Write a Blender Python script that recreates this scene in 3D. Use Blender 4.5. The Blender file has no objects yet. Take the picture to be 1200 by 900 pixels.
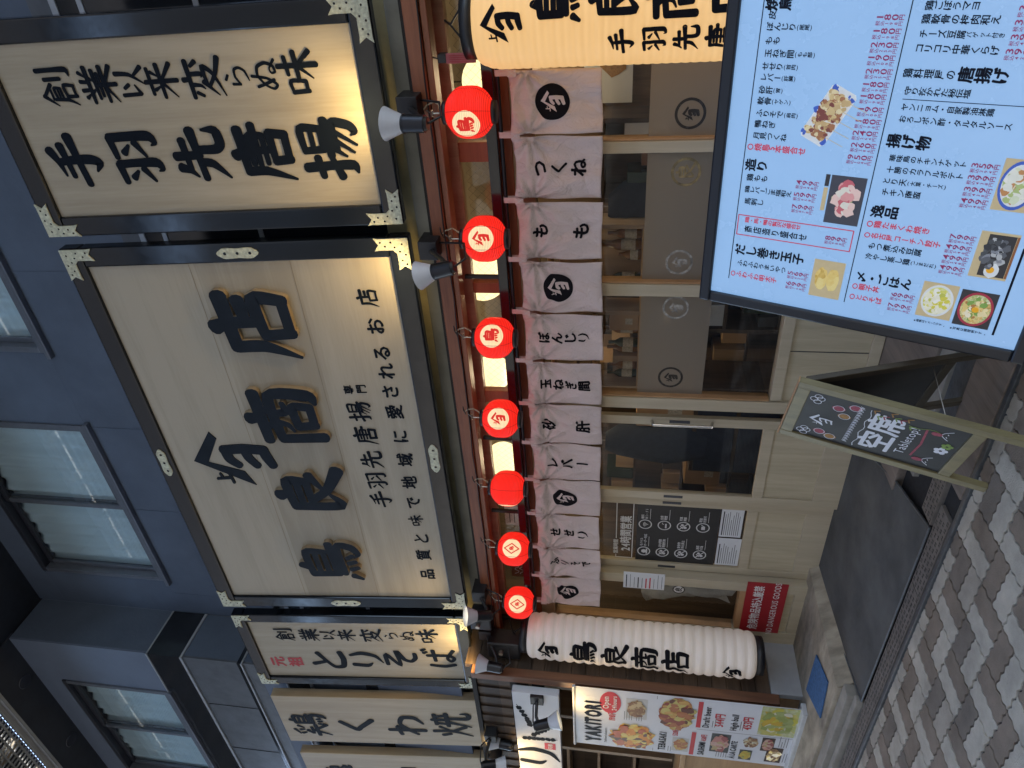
import bpy, bmesh, math, random
from mathutils import Vector, Matrix
random.seed(7)
S = bpy.context.scene
COL = S.collection
PI = math.pi
# ---------------------------------------------------------------- camera
cam = bpy.data.cameras.new('camera')
co = bpy.data.objects.new('camera', cam)
COL.objects.link(co)
cam.sensor_width = 36.0
cam.lens = 36.0 * 832.0 / 1200.0
cam.clip_start = 0.05
cam.clip_end = 500
yaw, pitch, roll = -0.61805055, 0.1625373, -0.03528203
fwd = Vector((math.sin(yaw) * math.cos(pitch), math.cos(yaw) * math.cos(pitch), math.sin(pitch)))
rt0 = Vector((math.cos(yaw), -math.sin(yaw), 0))
dn0 = fwd.cross(rt0)
rt = rt0 * math.cos(roll) + dn0 * math.sin(roll)
dn = -rt0 * math.sin(roll) + dn0 * math.cos(roll)
CAMLOC = Vector((0, -4.0139, 1.58))
m3 = Matrix((dn, rt, -fwd)).transposed()          # the photograph is taken with the phone turned on its side
co.matrix_world = Matrix.Translation(CAMLOC) @ m3.to_4x4()
S.camera = co
# ---------------------------------------------------------------- light
W = bpy.data.worlds.new('World')
S.world = W
W.use_nodes = True
nt = W.node_tree
for n in list(nt.nodes):
    nt.nodes.remove(n)
wo = nt.nodes.new('ShaderNodeOutputWorld')
bg = nt.nodes.new('ShaderNodeBackground')
sky = nt.nodes.new('ShaderNodeTexSky')
hs = nt.nodes.new('ShaderNodeHueSaturation')
sky.sky_type = 'NISHITA'
sky.sun_disc = False
SUN_EL, SUN_ROT = math.radians(38), math.radians(25)
sky.sun_elevation = SUN_EL
sky.ozone_density = 1.0
sky.sun_rotation = SUN_ROT
hs.inputs['Saturation'].default_value = 0.88
bg.inputs['Strength'].default_value = 0.15
nt.links.new(sky.outputs[0], hs.inputs['Color'])
nt.links.new(hs.outputs[0], bg.inputs['Color'])
nt.links.new(bg.outputs[0], wo.inputs['Surface'])
sl = bpy.data.lights.new('sun', 'SUN')
so = bpy.data.objects.new('sun', sl)
COL.objects.link(so)
sl.energy = 2.4
sl.angle = math.radians(3)
sl.color = (1.0, 0.95, 0.88)
sd = Vector((math.sin(SUN_ROT) * math.cos(SUN_EL), math.cos(SUN_ROT) * math.cos(SUN_EL), math.sin(SUN_EL)))
so.rotation_euler = sd.to_track_quat('Z', 'Y').to_euler()
S.view_settings.view_transform = 'Standard'
S.view_settings.look = 'None'
S.view_settings.gamma = 1.0
EXPO = 2.8
EK = 2 ** (0.3 - EXPO)          # lamps keep their look when the exposure is set for the shade
S.view_settings.exposure = EXPO
S.view_settings.use_curve_mapping = False
S.cycles.max_bounces = 6
S.cycles.transparent_max_bounces = 12
S.cycles.caustics_reflective = False
S.cycles.caustics_refractive = False
S.cycles.sample_clamp_indirect = 4.0


# ---------------------------------------------------------------- materials
def mat(name, col, rough=0.6, metal=0.0, noise=0.0, nscale=8.0, bump=0.0, bscale=60.0, emit=None, estr=0.0, spec=0.5,
        stretch=(1, 1, 1), col2=None, coat=0.0, alpha=None):
    m = bpy.data.materials.new(name)
    m.use_nodes = True
    t = m.node_tree
    b = t.nodes['Principled BSDF']
    b.inputs['Base Color'].default_value = (*col, 1)
    b.inputs['Roughness'].default_value = rough
    b.inputs['Metallic'].default_value = metal
    b.inputs['Specular IOR Level'].default_value = spec
    b.inputs['Coat Weight'].default_value = coat
    tc = mp = None
    if noise or bump:
        tc = t.nodes.new('ShaderNodeTexCoord')
        mp = t.nodes.new('ShaderNodeMapping')
        mp.inputs['Scale'].default_value = stretch
        t.links.new(tc.outputs['Object'], mp.inputs['Vector'])
    if noise:
        nz = t.nodes.new('ShaderNodeTexNoise')
        nz.inputs['Scale'].default_value = nscale
        nz.inputs['Detail'].default_value = 6
        nz.inputs['Roughness'].default_value = 0.62
        t.links.new(mp.outputs[0], nz.inputs['Vector'])
        r = t.nodes.new('ShaderNodeValToRGB')
        c2 = col2 or tuple(c * (1 - noise) for c in col)
        r.color_ramp.elements[0].position = 0.32
        r.color_ramp.elements[0].color = (*c2, 1)
        r.color_ramp.elements[1].position = 0.68
        r.color_ramp.elements[1].color = (*col, 1)
        t.links.new(nz.outputs['Fac'], r.inputs['Fac'])
        t.links.new(r.outputs['Color'], b.inputs['Base Color'])
        mr = t.nodes.new('ShaderNodeMapRange')
        mr.inputs['To Min'].default_value = min(1, rough + 0.1)
        mr.inputs['To Max'].default_value = max(0.02, rough - 0.08)
        t.links.new(nz.outputs['Fac'], mr.inputs['Value'])
        t.links.new(mr.outputs[0], b.inputs['Roughness'])
    if bump:
        bz = t.nodes.new('ShaderNodeTexNoise')
        bz.inputs['Scale'].default_value = bscale
        bz.inputs['Detail'].default_value = 4
        t.links.new(mp.outputs[0], bz.inputs['Vector'])
        bp = t.nodes.new('ShaderNodeBump')
        bp.inputs['Strength'].default_value = bump
        bp.inputs['Distance'].default_value = 0.01
        t.links.new(bz.outputs['Fac'], bp.inputs['Height'])
        t.links.new(bp.outputs[0], b.inputs['Normal'])
    if emit:
        b.inputs['Emission Color'].default_value = (*emit, 1)
        b.inputs['Emission Strength'].default_value = estr * EK
    return m


def wood(name, c1, c2, axis='z', scale=1.0, rough=0.55, bump=0.15, fine=14.0, boards=0.0, boardaxis='x'):
    """grain stretched along one axis; optional broad tone steps board by board"""
    m = bpy.data.materials.new(name)
    m.use_nodes = True
    t = m.node_tree
    b = t.nodes['Principled BSDF']
    tc = t.nodes.new('ShaderNodeTexCoord')
    mp = t.nodes.new('ShaderNodeMapping')
    st = {'x': (0.6, 9, 9), 'y': (9, 0.6, 9), 'z': (9, 9, 0.6)}[axis]
    mp.inputs['Scale'].default_value = tuple(s * scale for s in st)
    t.links.new(tc.outputs['Object'], mp.inputs['Vector'])
    nz = t.nodes.new('ShaderNodeTexNoise')
    nz.inputs['Scale'].default_value = 1.6
    nz.inputs['Detail'].default_value = 7
    nz.inputs['Distortion'].default_value = 0.7
    t.links.new(mp.outputs[0], nz.inputs['Vector'])
    n2 = t.nodes.new('ShaderNodeTexNoise')
    n2.inputs['Scale'].default_value = fine
    n2.inputs['Detail'].default_value = 3
    t.links.new(mp.outputs[0], n2.inputs['Vector'])
    ad = t.nodes.new('ShaderNodeMath')
    ad.operation = 'MULTIPLY_ADD'
    ad.inputs[1].default_value = 0.35
    t.links.new(n2.outputs['Fac'], ad.inputs[0])
    t.links.new(nz.outputs['Fac'], ad.inputs[2])
    last = ad.outputs[0]
    if boards:
        sx = t.nodes.new('ShaderNodeSeparateXYZ')
        t.links.new(tc.outputs['Object'], sx.inputs[0])
        dv = t.nodes.new('ShaderNodeMath')
        dv.operation = 'DIVIDE'
        dv.inputs[1].default_value = boards
        t.links.new(sx.outputs['XYZ'.index(boardaxis.upper())], dv.inputs[0])
        fl = t.nodes.new('ShaderNodeMath')
        fl.operation = 'FLOOR'
        t.links.new(dv.outputs[0], fl.inputs[0])
        wn = t.nodes.new('ShaderNodeTexWhiteNoise')
        wn.noise_dimensions = '1D'
        t.links.new(fl.outputs[0], wn.inputs['W'])
        a2 = t.nodes.new('ShaderNodeMath')
        a2.operation = 'MULTIPLY_ADD'
        a2.inputs[1].default_value = 0.45
        t.links.new(wn.outputs['Value'], a2.inputs[0])
        t.links.new(last, a2.inputs[2])
        sb = t.nodes.new('ShaderNodeMath')
        sb.operation = 'SUBTRACT'
        sb.inputs[1].default_value = 0.22
        t.links.new(a2.outputs[0], sb.inputs[0])
        last = sb.outputs[0]
    r = t.nodes.new('ShaderNodeValToRGB')
    r.color_ramp.elements[0].position = 0.42
    r.color_ramp.elements[0].color = (*c2, 1)
    r.color_ramp.elements[1].position = 0.88
    r.color_ramp.elements[1].color = (*c1, 1)
    t.links.new(last, r.inputs['Fac'])
    t.links.new(r.outputs[0], b.inputs['Base Color'])
    b.inputs['Roughness'].default_value = rough
    if bump:
        bp = t.nodes.new('ShaderNodeBump')
        bp.inputs['Strength'].default_value = bump
        bp.inputs['Distance'].default_value = 0.004
        t.links.new(ad.outputs[0], bp.inputs['Height'])
        t.links.new(bp.outputs[0], b.inputs['Normal'])
    return m


def glassmat(name, tint=(0.93, 0.95, 0.95), refl=0.10, rough=0.02, dirt=0.03):
    m = bpy.data.materials.new(name)
    m.use_nodes = True
    t = m.node_tree
    for n in list(t.nodes):
        t.nodes.remove(n)
    o = t.nodes.new('ShaderNodeOutputMaterial')
    tr = t.nodes.new('ShaderNodeBsdfTransparent')
    tr.inputs['Color'].default_value = (*tint, 1)
    gl = t.nodes.new('ShaderNodeBsdfGlossy')
    gl.inputs['Roughness'].default_value = rough
    df = t.nodes.new('ShaderNodeBsdfDiffuse')
    df.inputs['Color'].default_value = (0.5, 0.5, 0.48, 1)
    lw = t.nodes.new('ShaderNodeLayerWeight')
    lw.inputs['Blend'].default_value = 0.25
    ml = t.nodes.new('ShaderNodeMath')
    ml.operation = 'MULTIPLY_ADD'
    ml.inputs[1].default_value = 0.5
    ml.inputs[2].default_value = refl
    t.links.new(lw.outputs['Fresnel'], ml.inputs[0])
    mx = t.nodes.new('ShaderNodeMixShader')
    t.links.new(ml.outputs[0], mx.inputs['Fac'])
    t.links.new(tr.outputs[0], mx.inputs[1])
    t.links.new(gl.outputs[0], mx.inputs[2])
    m2 = t.nodes.new('ShaderNodeMixShader')
    m2.inputs['Fac'].default_value = dirt
    t.links.new(mx.outputs[0], m2.inputs[1])
    t.links.new(df.outputs[0], m2.inputs[2])
    t.links.new(m2.outputs[0], o.inputs['Surface'])
    return m


M = {}
M['wall'] = mat('blue_grey_stucco', (0.092, 0.125, 0.188), 0.75, noise=0.22, nscale=1.6, bump=0.28, bscale=38)
M['wall2'] = mat('blue_grey_render', (0.13, 0.168, 0.245), 0.75, noise=0.12, nscale=2.0, bump=0.2, bscale=60)
M['soffit'] = mat('dark_navy_soffit', (0.022, 0.028, 0.042), 0.7, noise=0.3, nscale=4)
M['tile_black'] = mat('black_glazed_tile', (0.02, 0.024, 0.032), 0.12, noise=0.3, nscale=6)
M['tile_grey'] = mat('grey_stone_tile', (0.10, 0.115, 0.14), 0.45, noise=0.35, nscale=5, bump=0.1, bscale=30)
M['stripe'] = mat('pale_metal_strip', (0.42, 0.45, 0.5), 0.4, metal=0.3, noise=0.15, nscale=20)
M['alu'] = mat('window_aluminium', (0.20, 0.225, 0.28), 0.38, metal=0.6, noise=0.15, nscale=10)
M['aludark'] = mat('dark_window_frame', (0.035, 0.04, 0.055), 0.4, metal=0.3)
M['curtain'] = mat('pale_pleated_curtain', (0.80, 0.90, 0.97), 0.9, noise=0.06, nscale=3)
M['upglass'] = glassmat('upper_window_glass', (0.86, 0.96, 1.0), 0.17)
M['glass'] = glassmat('shop_glass', (0.86, 0.87, 0.86), 0.035, dirt=0.008)
M['film'] = None
M['lacquer'] = mat('black_lacquer', (0.005, 0.008, 0.014), 0.12, noise=0.25, nscale=14, spec=0.42, bump=0.01, bscale=20)
M['signwood'] = wood('pale_sign_wood', (0.43, 0.395, 0.315), (0.315, 0.282, 0.212), 'z', 0.55, 0.5, 0.05, 16)
M['signwoodh'] = wood('pale_sign_wood_across', (0.42, 0.39, 0.32), (0.32, 0.292, 0.23), 'x', 0.5, 0.5, 0.05, 16, boards=0.62, boardaxis='z')
M['plankwood'] = wood('tan_plank_wood', (0.45, 0.375, 0.26), (0.34, 0.27, 0.175), 'z', 0.7, 0.5, 0.08, 12)
M['ink'] = mat('sign_ink', (0.006, 0.010, 0.018), 0.6, spec=0.08)
M['inkraised'] = mat('raised_letter_navy', (0.016, 0.024, 0.038), 0.6, spec=0.1, noise=0.2, nscale=9, bump=0.06, bscale=60)
M['letterside'] = mat('raw_board_edge', (0.29, 0.235, 0.16), 0.7, noise=0.25, nscale=18)
M['redink'] = mat('red_seal_ink', (0.42, 0.02, 0.025), 0.5)
M['brass'] = mat('pierced_brass', (0.66, 0.69, 0.54), 0.45, metal=0.2, noise=0.45, nscale=55, bump=0.4, bscale=70)
M['concrete'] = mat('grey_concrete', (0.30, 0.31, 0.285), 0.85, noise=0.35, nscale=2.5, bump=0.2, bscale=40)
M['olive'] = mat('spotlit_fascia', (0.42, 0.385, 0.23), 0.8, noise=0.3, nscale=5, bump=0.2, bscale=30)
M['beam'] = wood('red_brown_beam', (0.30, 0.105, 0.045), (0.15, 0.045, 0.02), 'x', 1.0, 0.42, 0.1)
M['beamdark'] = mat('dark_shade_and_ledge', (0.012, 0.01, 0.009), 0.8)
M['redwood'] = wood('lantern_red_wood', (0.44, 0.115, 0.05), (0.29, 0.07, 0.03), 'x', 1.0, 0.45, 0.08)  # orange-brown transom wood with the lanterns' red put into its colour
M['tanwood'] = wood('tan_wood_frame', (0.42, 0.30, 0.19), (0.30, 0.20, 0.12), 'z', 1.0, 0.5, 0.08)
M['greywood'] = wood('grey_beige_wood', (0.54, 0.475, 0.335), (0.41, 0.355, 0.24), 'z', 1.2, 0.55, 0.12, 18)
M['greyframe'] = wood('grey_beige_frame', (0.52, 0.455, 0.33), (0.42, 0.365, 0.26), 'z', 1.0, 0.5, 0.06, 14)
M['edgewood'] = mat('warm_frame_edge', (0.50, 0.30, 0.15), 0.5, noise=0.2, nscale=9)
M['darkwood'] = wood('dark_board_wood', (0.085, 0.055, 0.035), (0.035, 0.022, 0.014), 'z', 1.0, 0.6, 0.2, boards=0.13, boardaxis='z')
M['darkboard'] = wood('dark_siding', (0.10, 0.068, 0.045), (0.038, 0.025, 0.017), 'y', 1.0, 0.6, 0.25, boards=0.115, boardaxis='z')
M['postwood'] = wood('brown_post', (0.20, 0.085, 0.04), (0.09, 0.04, 0.022), 'z', 1.0, 0.5, 0.15)
M['black'] = mat('black_plastic', (0.012, 0.012, 0.014), 0.45, noise=0.3, nscale=20)
M['blackmetal'] = mat('black_metal', (0.02, 0.02, 0.024), 0.35, metal=0.5)
M['steel'] = mat('polished_steel', (0.62, 0.62, 0.62), 0.22, metal=1.0)
M['cloth'] = None
M['clothink'] = mat('cloth_ink', (0.010, 0.010, 0.013), 0.9, spec=0.1)
M['white'] = mat('white_print', (0.78, 0.77, 0.76), 0.5)
M['redpaper'] = None
M['lampwhite'] = mat('lamp_reflector', (0.62, 0.64, 0.68), 0.35, noise=0.1, nscale=12)
M['paper'] = mat('white_paper', (0.72, 0.74, 0.76), 0.7, noise=0.06, nscale=6)
M['ground'] = mat('joint_sand', (0.014, 0.016, 0.02), 0.95, noise=0.4, nscale=30)
M['asphalt'] = mat('dark_floor_asphalt', (0.096, 0.099, 0.098), 0.88, noise=0.5, nscale=2.6, bump=0.35, bscale=220)
M['platform'] = mat('stained_concrete', (0.43, 0.38, 0.29), 0.8, noise=0.62, nscale=3.0, bump=0.2, bscale=60, stretch=(1, 2.2, 1))
M['block'] = mat('pale_block', (0.33, 0.34, 0.35), 0.8, noise=0.2, nscale=4, bump=0.1)
M['iron'] = mat('cast_drain_iron', (0.165, 0.15, 0.135), 0.65, metal=0.0, noise=0.35, nscale=14, bump=0.3, bscale=120)
M['curb'] = mat('kerb_rail_metal', (0.11, 0.125, 0.14), 0.4, metal=0.4, noise=0.4, nscale=25)
M['stonebrown'] = wood('wood_grain_stone', (0.24, 0.20, 0.165), (0.12, 0.098, 0.082), 'y', 0.8, 0.75, 0.3, 18)
M['stonedark'] = mat('wet_dark_stone', (0.085, 0.10, 0.115), 0.6, noise=0.6, nscale=6, bump=0.3, bscale=60)
M['stonepale'] = mat('pale_stone', (0.30, 0.285, 0.25), 0.8, noise=0.3, nscale=8, bump=0.2)
M['blue'] = mat('blue_rubber_mat', (0.035, 0.13, 0.32), 0.7, noise=0.4, nscale=40, bump=0.5, bscale=150)
M['bezel'] = mat('navy_black_bezel', (0.010, 0.014, 0.022), 0.35)
M['screen'] = mat('lit_menu_panel', (0.30, 0.36, 0.42), 0.25, noise=0.06, nscale=5, emit=(0.27, 0.55, 1.0), estr=0.46)
M['menuink'] = mat('menu_ink', (0.010, 0.012, 0.022), 0.5, spec=0.1)
M['menured'] = mat('menu_red', (0.50, 0.03, 0.07), 0.4, emit=(0.9, 0.07, 0.12), estr=0.22)
M['menupurple'] = mat('menu_price', (0.32, 0.03, 0.12), 0.4, emit=(0.55, 0.06, 0.22), estr=0.12)
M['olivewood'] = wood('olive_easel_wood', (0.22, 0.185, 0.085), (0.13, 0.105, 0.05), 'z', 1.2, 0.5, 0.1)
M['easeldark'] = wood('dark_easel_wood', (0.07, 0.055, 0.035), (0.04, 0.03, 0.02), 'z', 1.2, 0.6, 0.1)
M['chalkboard'] = mat('chalkboard', (0.018, 0.02, 0.024), 0.6, noise=0.3, nscale=6)
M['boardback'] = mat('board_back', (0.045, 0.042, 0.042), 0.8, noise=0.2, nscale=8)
M['chalkwhite'] = mat('chalk_white', (0.75, 0.78, 0.85), 0.9)
M['chalkpink'] = mat('chalk_pink', (0.45, 0.11, 0.15), 0.9, noise=0.4, nscale=80)
M['chalkorange'] = mat('chalk_orange', (0.48, 0.27, 0.10), 0.9, noise=0.4, nscale=80)
M['chalkgreen'] = mat('chalk_green', (0.28, 0.42, 0.12), 0.9, noise=0.4, nscale=80)
M['banner'] = mat('banner_vinyl', (0.70, 0.73, 0.78), 0.45, noise=0.06, nscale=4)
M['reddark'] = mat('red_board', (0.36, 0.012, 0.02), 0.5, noise=0.1, nscale=8)
M['redbadge'] = mat('red_badge', (0.55, 0.03, 0.045), 0.5)
M['pinkplate'] = mat('faded_red_plate', (0.42, 0.10, 0.11), 0.5, noise=0.3, nscale=18)
M['roomwood'] = wood('room_board_wall', (0.17, 0.11, 0.062), (0.06, 0.038, 0.022), 'z', 0.8, 0.6, 0.1, boards=0.17, boardaxis='x')
M['roomceil'] = mat('room_ceiling', (0.42, 0.35, 0.25), 0.8, noise=0.2, nscale=3)
M['roomfloor'] = wood('room_floor', (0.20, 0.12, 0.07), (0.10, 0.06, 0.035), 'x', 0.8, 0.5, 0.1)
M['counter'] = wood('counter_wood', (0.52, 0.33, 0.16), (0.38, 0.23, 0.10), 'x', 0.8, 0.45, 0.05)
M['card'] = mat('cardboard', (0.42, 0.27, 0.15), 0.8, noise=0.15, nscale=9)
M['bottle'] = mat('dark_bottle', (0.03, 0.05, 0.03), 0.12)
M['bottleb'] = mat('amber_bottle', (0.22, 0.09, 0.02), 0.12)
M['label'] = mat('bottle_label', (0.62, 0.55, 0.42), 0.6, noise=0.5, nscale=60)
M['navycloth'] = mat('navy_seat', (0.025, 0.035, 0.06), 0.8, noise=0.3, nscale=20)
M['green'] = mat('green_card', (0.07, 0.16, 0.09), 0.7)
M['brown'] = mat('brown_card', (0.20, 0.09, 0.045), 0.7)
M['globe'] = mat('lit_globe', (0.8, 0.75, 0.6), 0.6, emit=(1.0, 0.80, 0.40), estr=1.5)
M['bulb'] = mat('lit_bulb', (0.9, 0.85, 0.7), 0.5, emit=(1.0, 0.86, 0.6), estr=5)
M['opp'] = mat('opposite_facade', (0.22, 0.205, 0.185), 0.8, noise=0.3, nscale=0.6)
M['skyblock'] = mat('dark_sky_blocker', (0.05, 0.05, 0.055), 0.8, noise=0.3, nscale=0.8)
M['oppdark'] = mat('dark_upper_storeys', (0.035, 0.038, 0.045), 0.7, noise=0.3, nscale=1.0)
M['oppwin'] = mat('opposite_glazing', (0.03, 0.035, 0.045), 0.1)
M['grating'] = mat('pale_grating', (0.30, 0.31, 0.31), 0.5, metal=0.2)
M['joist'] = mat('cream_joist', (0.42, 0.36, 0.27), 0.7, noise=0.2, nscale=8)
M['trim'] = mat('white_trim', (0.55, 0.58, 0.6), 0.4, noise=0.2, nscale=12)
M['chain'] = mat('hook_metal', (0.42, 0.38, 0.32), 0.35, metal=0.9)
M['wire'] = mat('pale_wire', (0.45, 0.36, 0.24), 0.5)
M['plastic'] = mat('clear_plastic_sheet', (0.5, 0.5, 0.47), 0.25, noise=0.35, nscale=9, bump=0.5, bscale=14)
M['sticker'] = mat('white_sticker', (0.66, 0.66, 0.65), 0.6)
M['latch'] = mat('dark_latch', (0.06, 0.065, 0.08), 0.4, metal=0.5)
M['signface'] = mat('white_sign_face', (0.68, 0.70, 0.74), 0.35, noise=0.06, nscale=4)


def frosted(name):
    m = bpy.data.materials.new(name)
    m.use_nodes = True
    t = m.node_tree
    for n in list(t.nodes):
        t.nodes.remove(n)
    o = t.nodes.new('ShaderNodeOutputMaterial')
    tr = t.nodes.new('ShaderNodeBsdfTransparent')
    tr.inputs['Color'].default_value = (0.75, 0.7, 0.62, 1)
    df = t.nodes.new('ShaderNodeBsdfDiffuse')
    df.inputs['Color'].default_value = (0.36, 0.315, 0.255, 1)
    tl = t.nodes.new('ShaderNodeBsdfTranslucent')
    tl.inputs['Color'].default_value = (0.5, 0.42, 0.32, 1)
    a = t.nodes.new('ShaderNodeMixShader')
    a.inputs['Fac'].default_value = 0.3
    t.links.new(df.outputs[0], a.inputs[1])
    t.links.new(tl.outputs[0], a.inputs[2])
    mx = t.nodes.new('ShaderNodeMixShader')
    mx.inputs['Fac'].default_value = 0.8
    t.links.new(tr.outputs[0], mx.inputs[1])
    t.links.new(a.outputs[0], mx.inputs[2])
    t.links.new(mx.outputs[0], o.inputs['Surface'])
    return m


M['film'] = frosted('frosted_film')


def clothmat():
    m = bpy.data.materials.new('unbleached_cotton')
    m.use_nodes = True
    t = m.node_tree
    b = t.nodes['Principled BSDF']
    b.inputs['Base Color'].default_value = (0.71, 0.605, 0.575, 1)
    b.inputs['Roughness'].default_value = 0.9
    b.inputs['Specular IOR Level'].default_value = 0.1
    tc = t.nodes.new('ShaderNodeTexCoord')
    mp = t.nodes.new('ShaderNodeMapping')
    mp.inputs['Scale'].default_value = (1, 1, 0.55)
    t.links.new(tc.outputs['Object'], mp.inputs['Vector'])
    nz = t.nodes.new('ShaderNodeTexNoise')
    nz.inputs['Scale'].default_value = 16
    nz.inputs['Detail'].default_value = 7
    nz.inputs['Roughness'].default_value = 0.62
    nz.inputs['Distortion'].default_value = 1.1
    t.links.new(mp.outputs[0], nz.inputs['Vector'])
    bp = t.nodes.new('ShaderNodeBump')
    bp.inputs['Strength'].default_value = 0.8
    bp.inputs['Distance'].default_value = 0.03
    t.links.new(nz.outputs['Fac'], bp.inputs['Height'])
    t.links.new(bp.outputs[0], b.inputs['Normal'])
    return m


M['cloth'] = clothmat()


def papermat(name, col, emit, estr, rib=0.0, ribscale=60.0, dip=0.38):
    """lit lantern paper; fine horizontal ribs as a bump"""
    m = mat(name, col, 0.55, noise=0.06, nscale=5, emit=emit, estr=estr)
    t = m.node_tree
    b = t.nodes['Principled BSDF']
    tc = t.nodes.new('ShaderNodeTexCoord')
    sx = t.nodes.new('ShaderNodeSeparateXYZ')
    t.links.new(tc.outputs['Object'], sx.inputs[0])
    ml = t.nodes.new('ShaderNodeMath')
    ml.operation = 'MULTIPLY'
    ml.inputs[1].default_value = ribscale
    t.links.new(sx.outputs['Z'], ml.inputs[0])
    sn = t.nodes.new('ShaderNodeMath')
    sn.operation = 'SINE'
    t.links.new(ml.outputs[0], sn.inputs[0])
    if rib:
        bp = t.nodes.new('ShaderNodeBump')
        bp.inputs['Strength'].default_value = rib
        bp.inputs['Distance'].default_value = 0.004
        t.links.new(sn.outputs[0], bp.inputs['Height'])
        t.links.new(bp.outputs[0], b.inputs['Normal'])
        # thin bamboo hoops let less of the lamp inside through
        mr = t.nodes.new('ShaderNodeMapRange')
        mr.inputs['From Min'].default_value = -1
        mr.inputs['From Max'].default_value = 1
        mr.inputs['To Min'].default_value = estr * EK * dip
        mr.inputs['To Max'].default_value = estr * EK * (1.65 - dip if dip < 0.8 else 1.04)
        t.links.new(sn.outputs[0], mr.inputs['Value'])
        t.links.new(mr.outputs[0], b.inputs['Emission Strength'])
    return m


M['redpaper'] = papermat('lit_red_paper', (0.62, 0.02, 0.015), (1.0, 0.018, 0.008), 0.78, 0.6, 2 * PI / 0.0088)
M['redseam'] = mat('dark_red_seam', (0.25, 0.01, 0.01), 0.6, emit=(0.5, 0.01, 0.006), estr=0.45)
M['creampaper'] = papermat('lit_cream_paper', (0.8, 0.7, 0.5), (1.0, 0.72, 0.36), 0.72, 0.4, 2 * PI / 0.0088)
M['redmark'] = mat('red_mark', (0.5, 0.02, 0.015), 0.6, emit=(0.8, 0.015, 0.008), estr=0.5)
M['yellowpaper'] = papermat('lit_amber_paper', (0.6, 0.42, 0.2), (1.0, 0.57, 0.21), 0.52, 0.05, 2 * PI / 0.03, 0.95)
M['whitepaper'] = papermat('lantern_white_paper', (0.78, 0.72, 0.66), (1.0, 0.80, 0.62), 0.09, 0.12, 2 * PI / 0.02, 0.9)


def foodmat(name, cols, scale=26, bump=0.5, emit=0.0):
    m = bpy.data.materials.new(name)
    m.use_nodes = True
    t = m.node_tree
    b = t.nodes['Principled BSDF']
    tc = t.nodes.new('ShaderNodeTexCoord')
    nz = t.nodes.new('ShaderNodeTexNoise')
    nz.inputs['Scale'].default_value = scale * 0.5
    nz.inputs['Detail'].default_value = 4
    t.links.new(tc.outputs['Object'], nz.inputs['Vector'])
    mxv = t.nodes.new('ShaderNodeMixRGB')
    mxv.inputs['Fac'].default_value = 0.06
    t.links.new(tc.outputs['Object'], mxv.inputs[1])
    t.links.new(nz.outputs['Color'], mxv.inputs[2])
    v = t.nodes.new('ShaderNodeTexVoronoi')
    v.inputs['Scale'].default_value = scale
    t.links.new(mxv.outputs[0], v.inputs['Vector'])
    sp = t.nodes.new('ShaderNodeSeparateColor')
    t.links.new(v.outputs['Color'], sp.inputs[0])
    n2 = t.nodes.new('ShaderNodeTexNoise')
    n2.inputs['Scale'].default_value = scale * 2.2
    n2.inputs['Detail'].default_value = 5
    t.links.new(tc.outputs['Object'], n2.inputs['Vector'])
    ad = t.nodes.new('ShaderNodeMath')
    ad.operation = 'MULTIPLY_ADD'
    ad.inputs[1].default_value = 0.6
    t.links.new(n2.outputs['Fac'], ad.inputs[0])
    ml = t.nodes.new('ShaderNodeMath')
    ml.operation = 'MULTIPLY'
    ml.inputs[1].default_value = 0.55
    t.links.new(sp.outputs[0], ml.inputs[0])
    t.links.new(ml.outputs[0], ad.inputs[2])
    r = t.nodes.new('ShaderNodeValToRGB')
    r.color_ramp.interpolation = 'LINEAR'
    els = r.color_ramp.elements
    els[0].color = (*cols[0], 1)
    els[0].position = 0.18
    els[1].color = (*cols[-1], 1)
    els[1].position = 0.85
    for i, c in enumerate(cols[1:-1]):
        e = els.new(0.18 + 0.67 * (i + 1) / (len(cols) - 1))
        e.color = (*c, 1)
    t.links.new(ad.outputs[0], r.inputs['Fac'])
    t.links.new(r.outputs[0], b.inputs['Base Color'])
    b.inputs['Roughness'].default_value = 0.45
    if emit:
        t.links.new(r.outputs[0], b.inputs['Emission Color'])
        b.inputs['Emission Strength'].default_value = emit * EK
    return m


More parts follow.
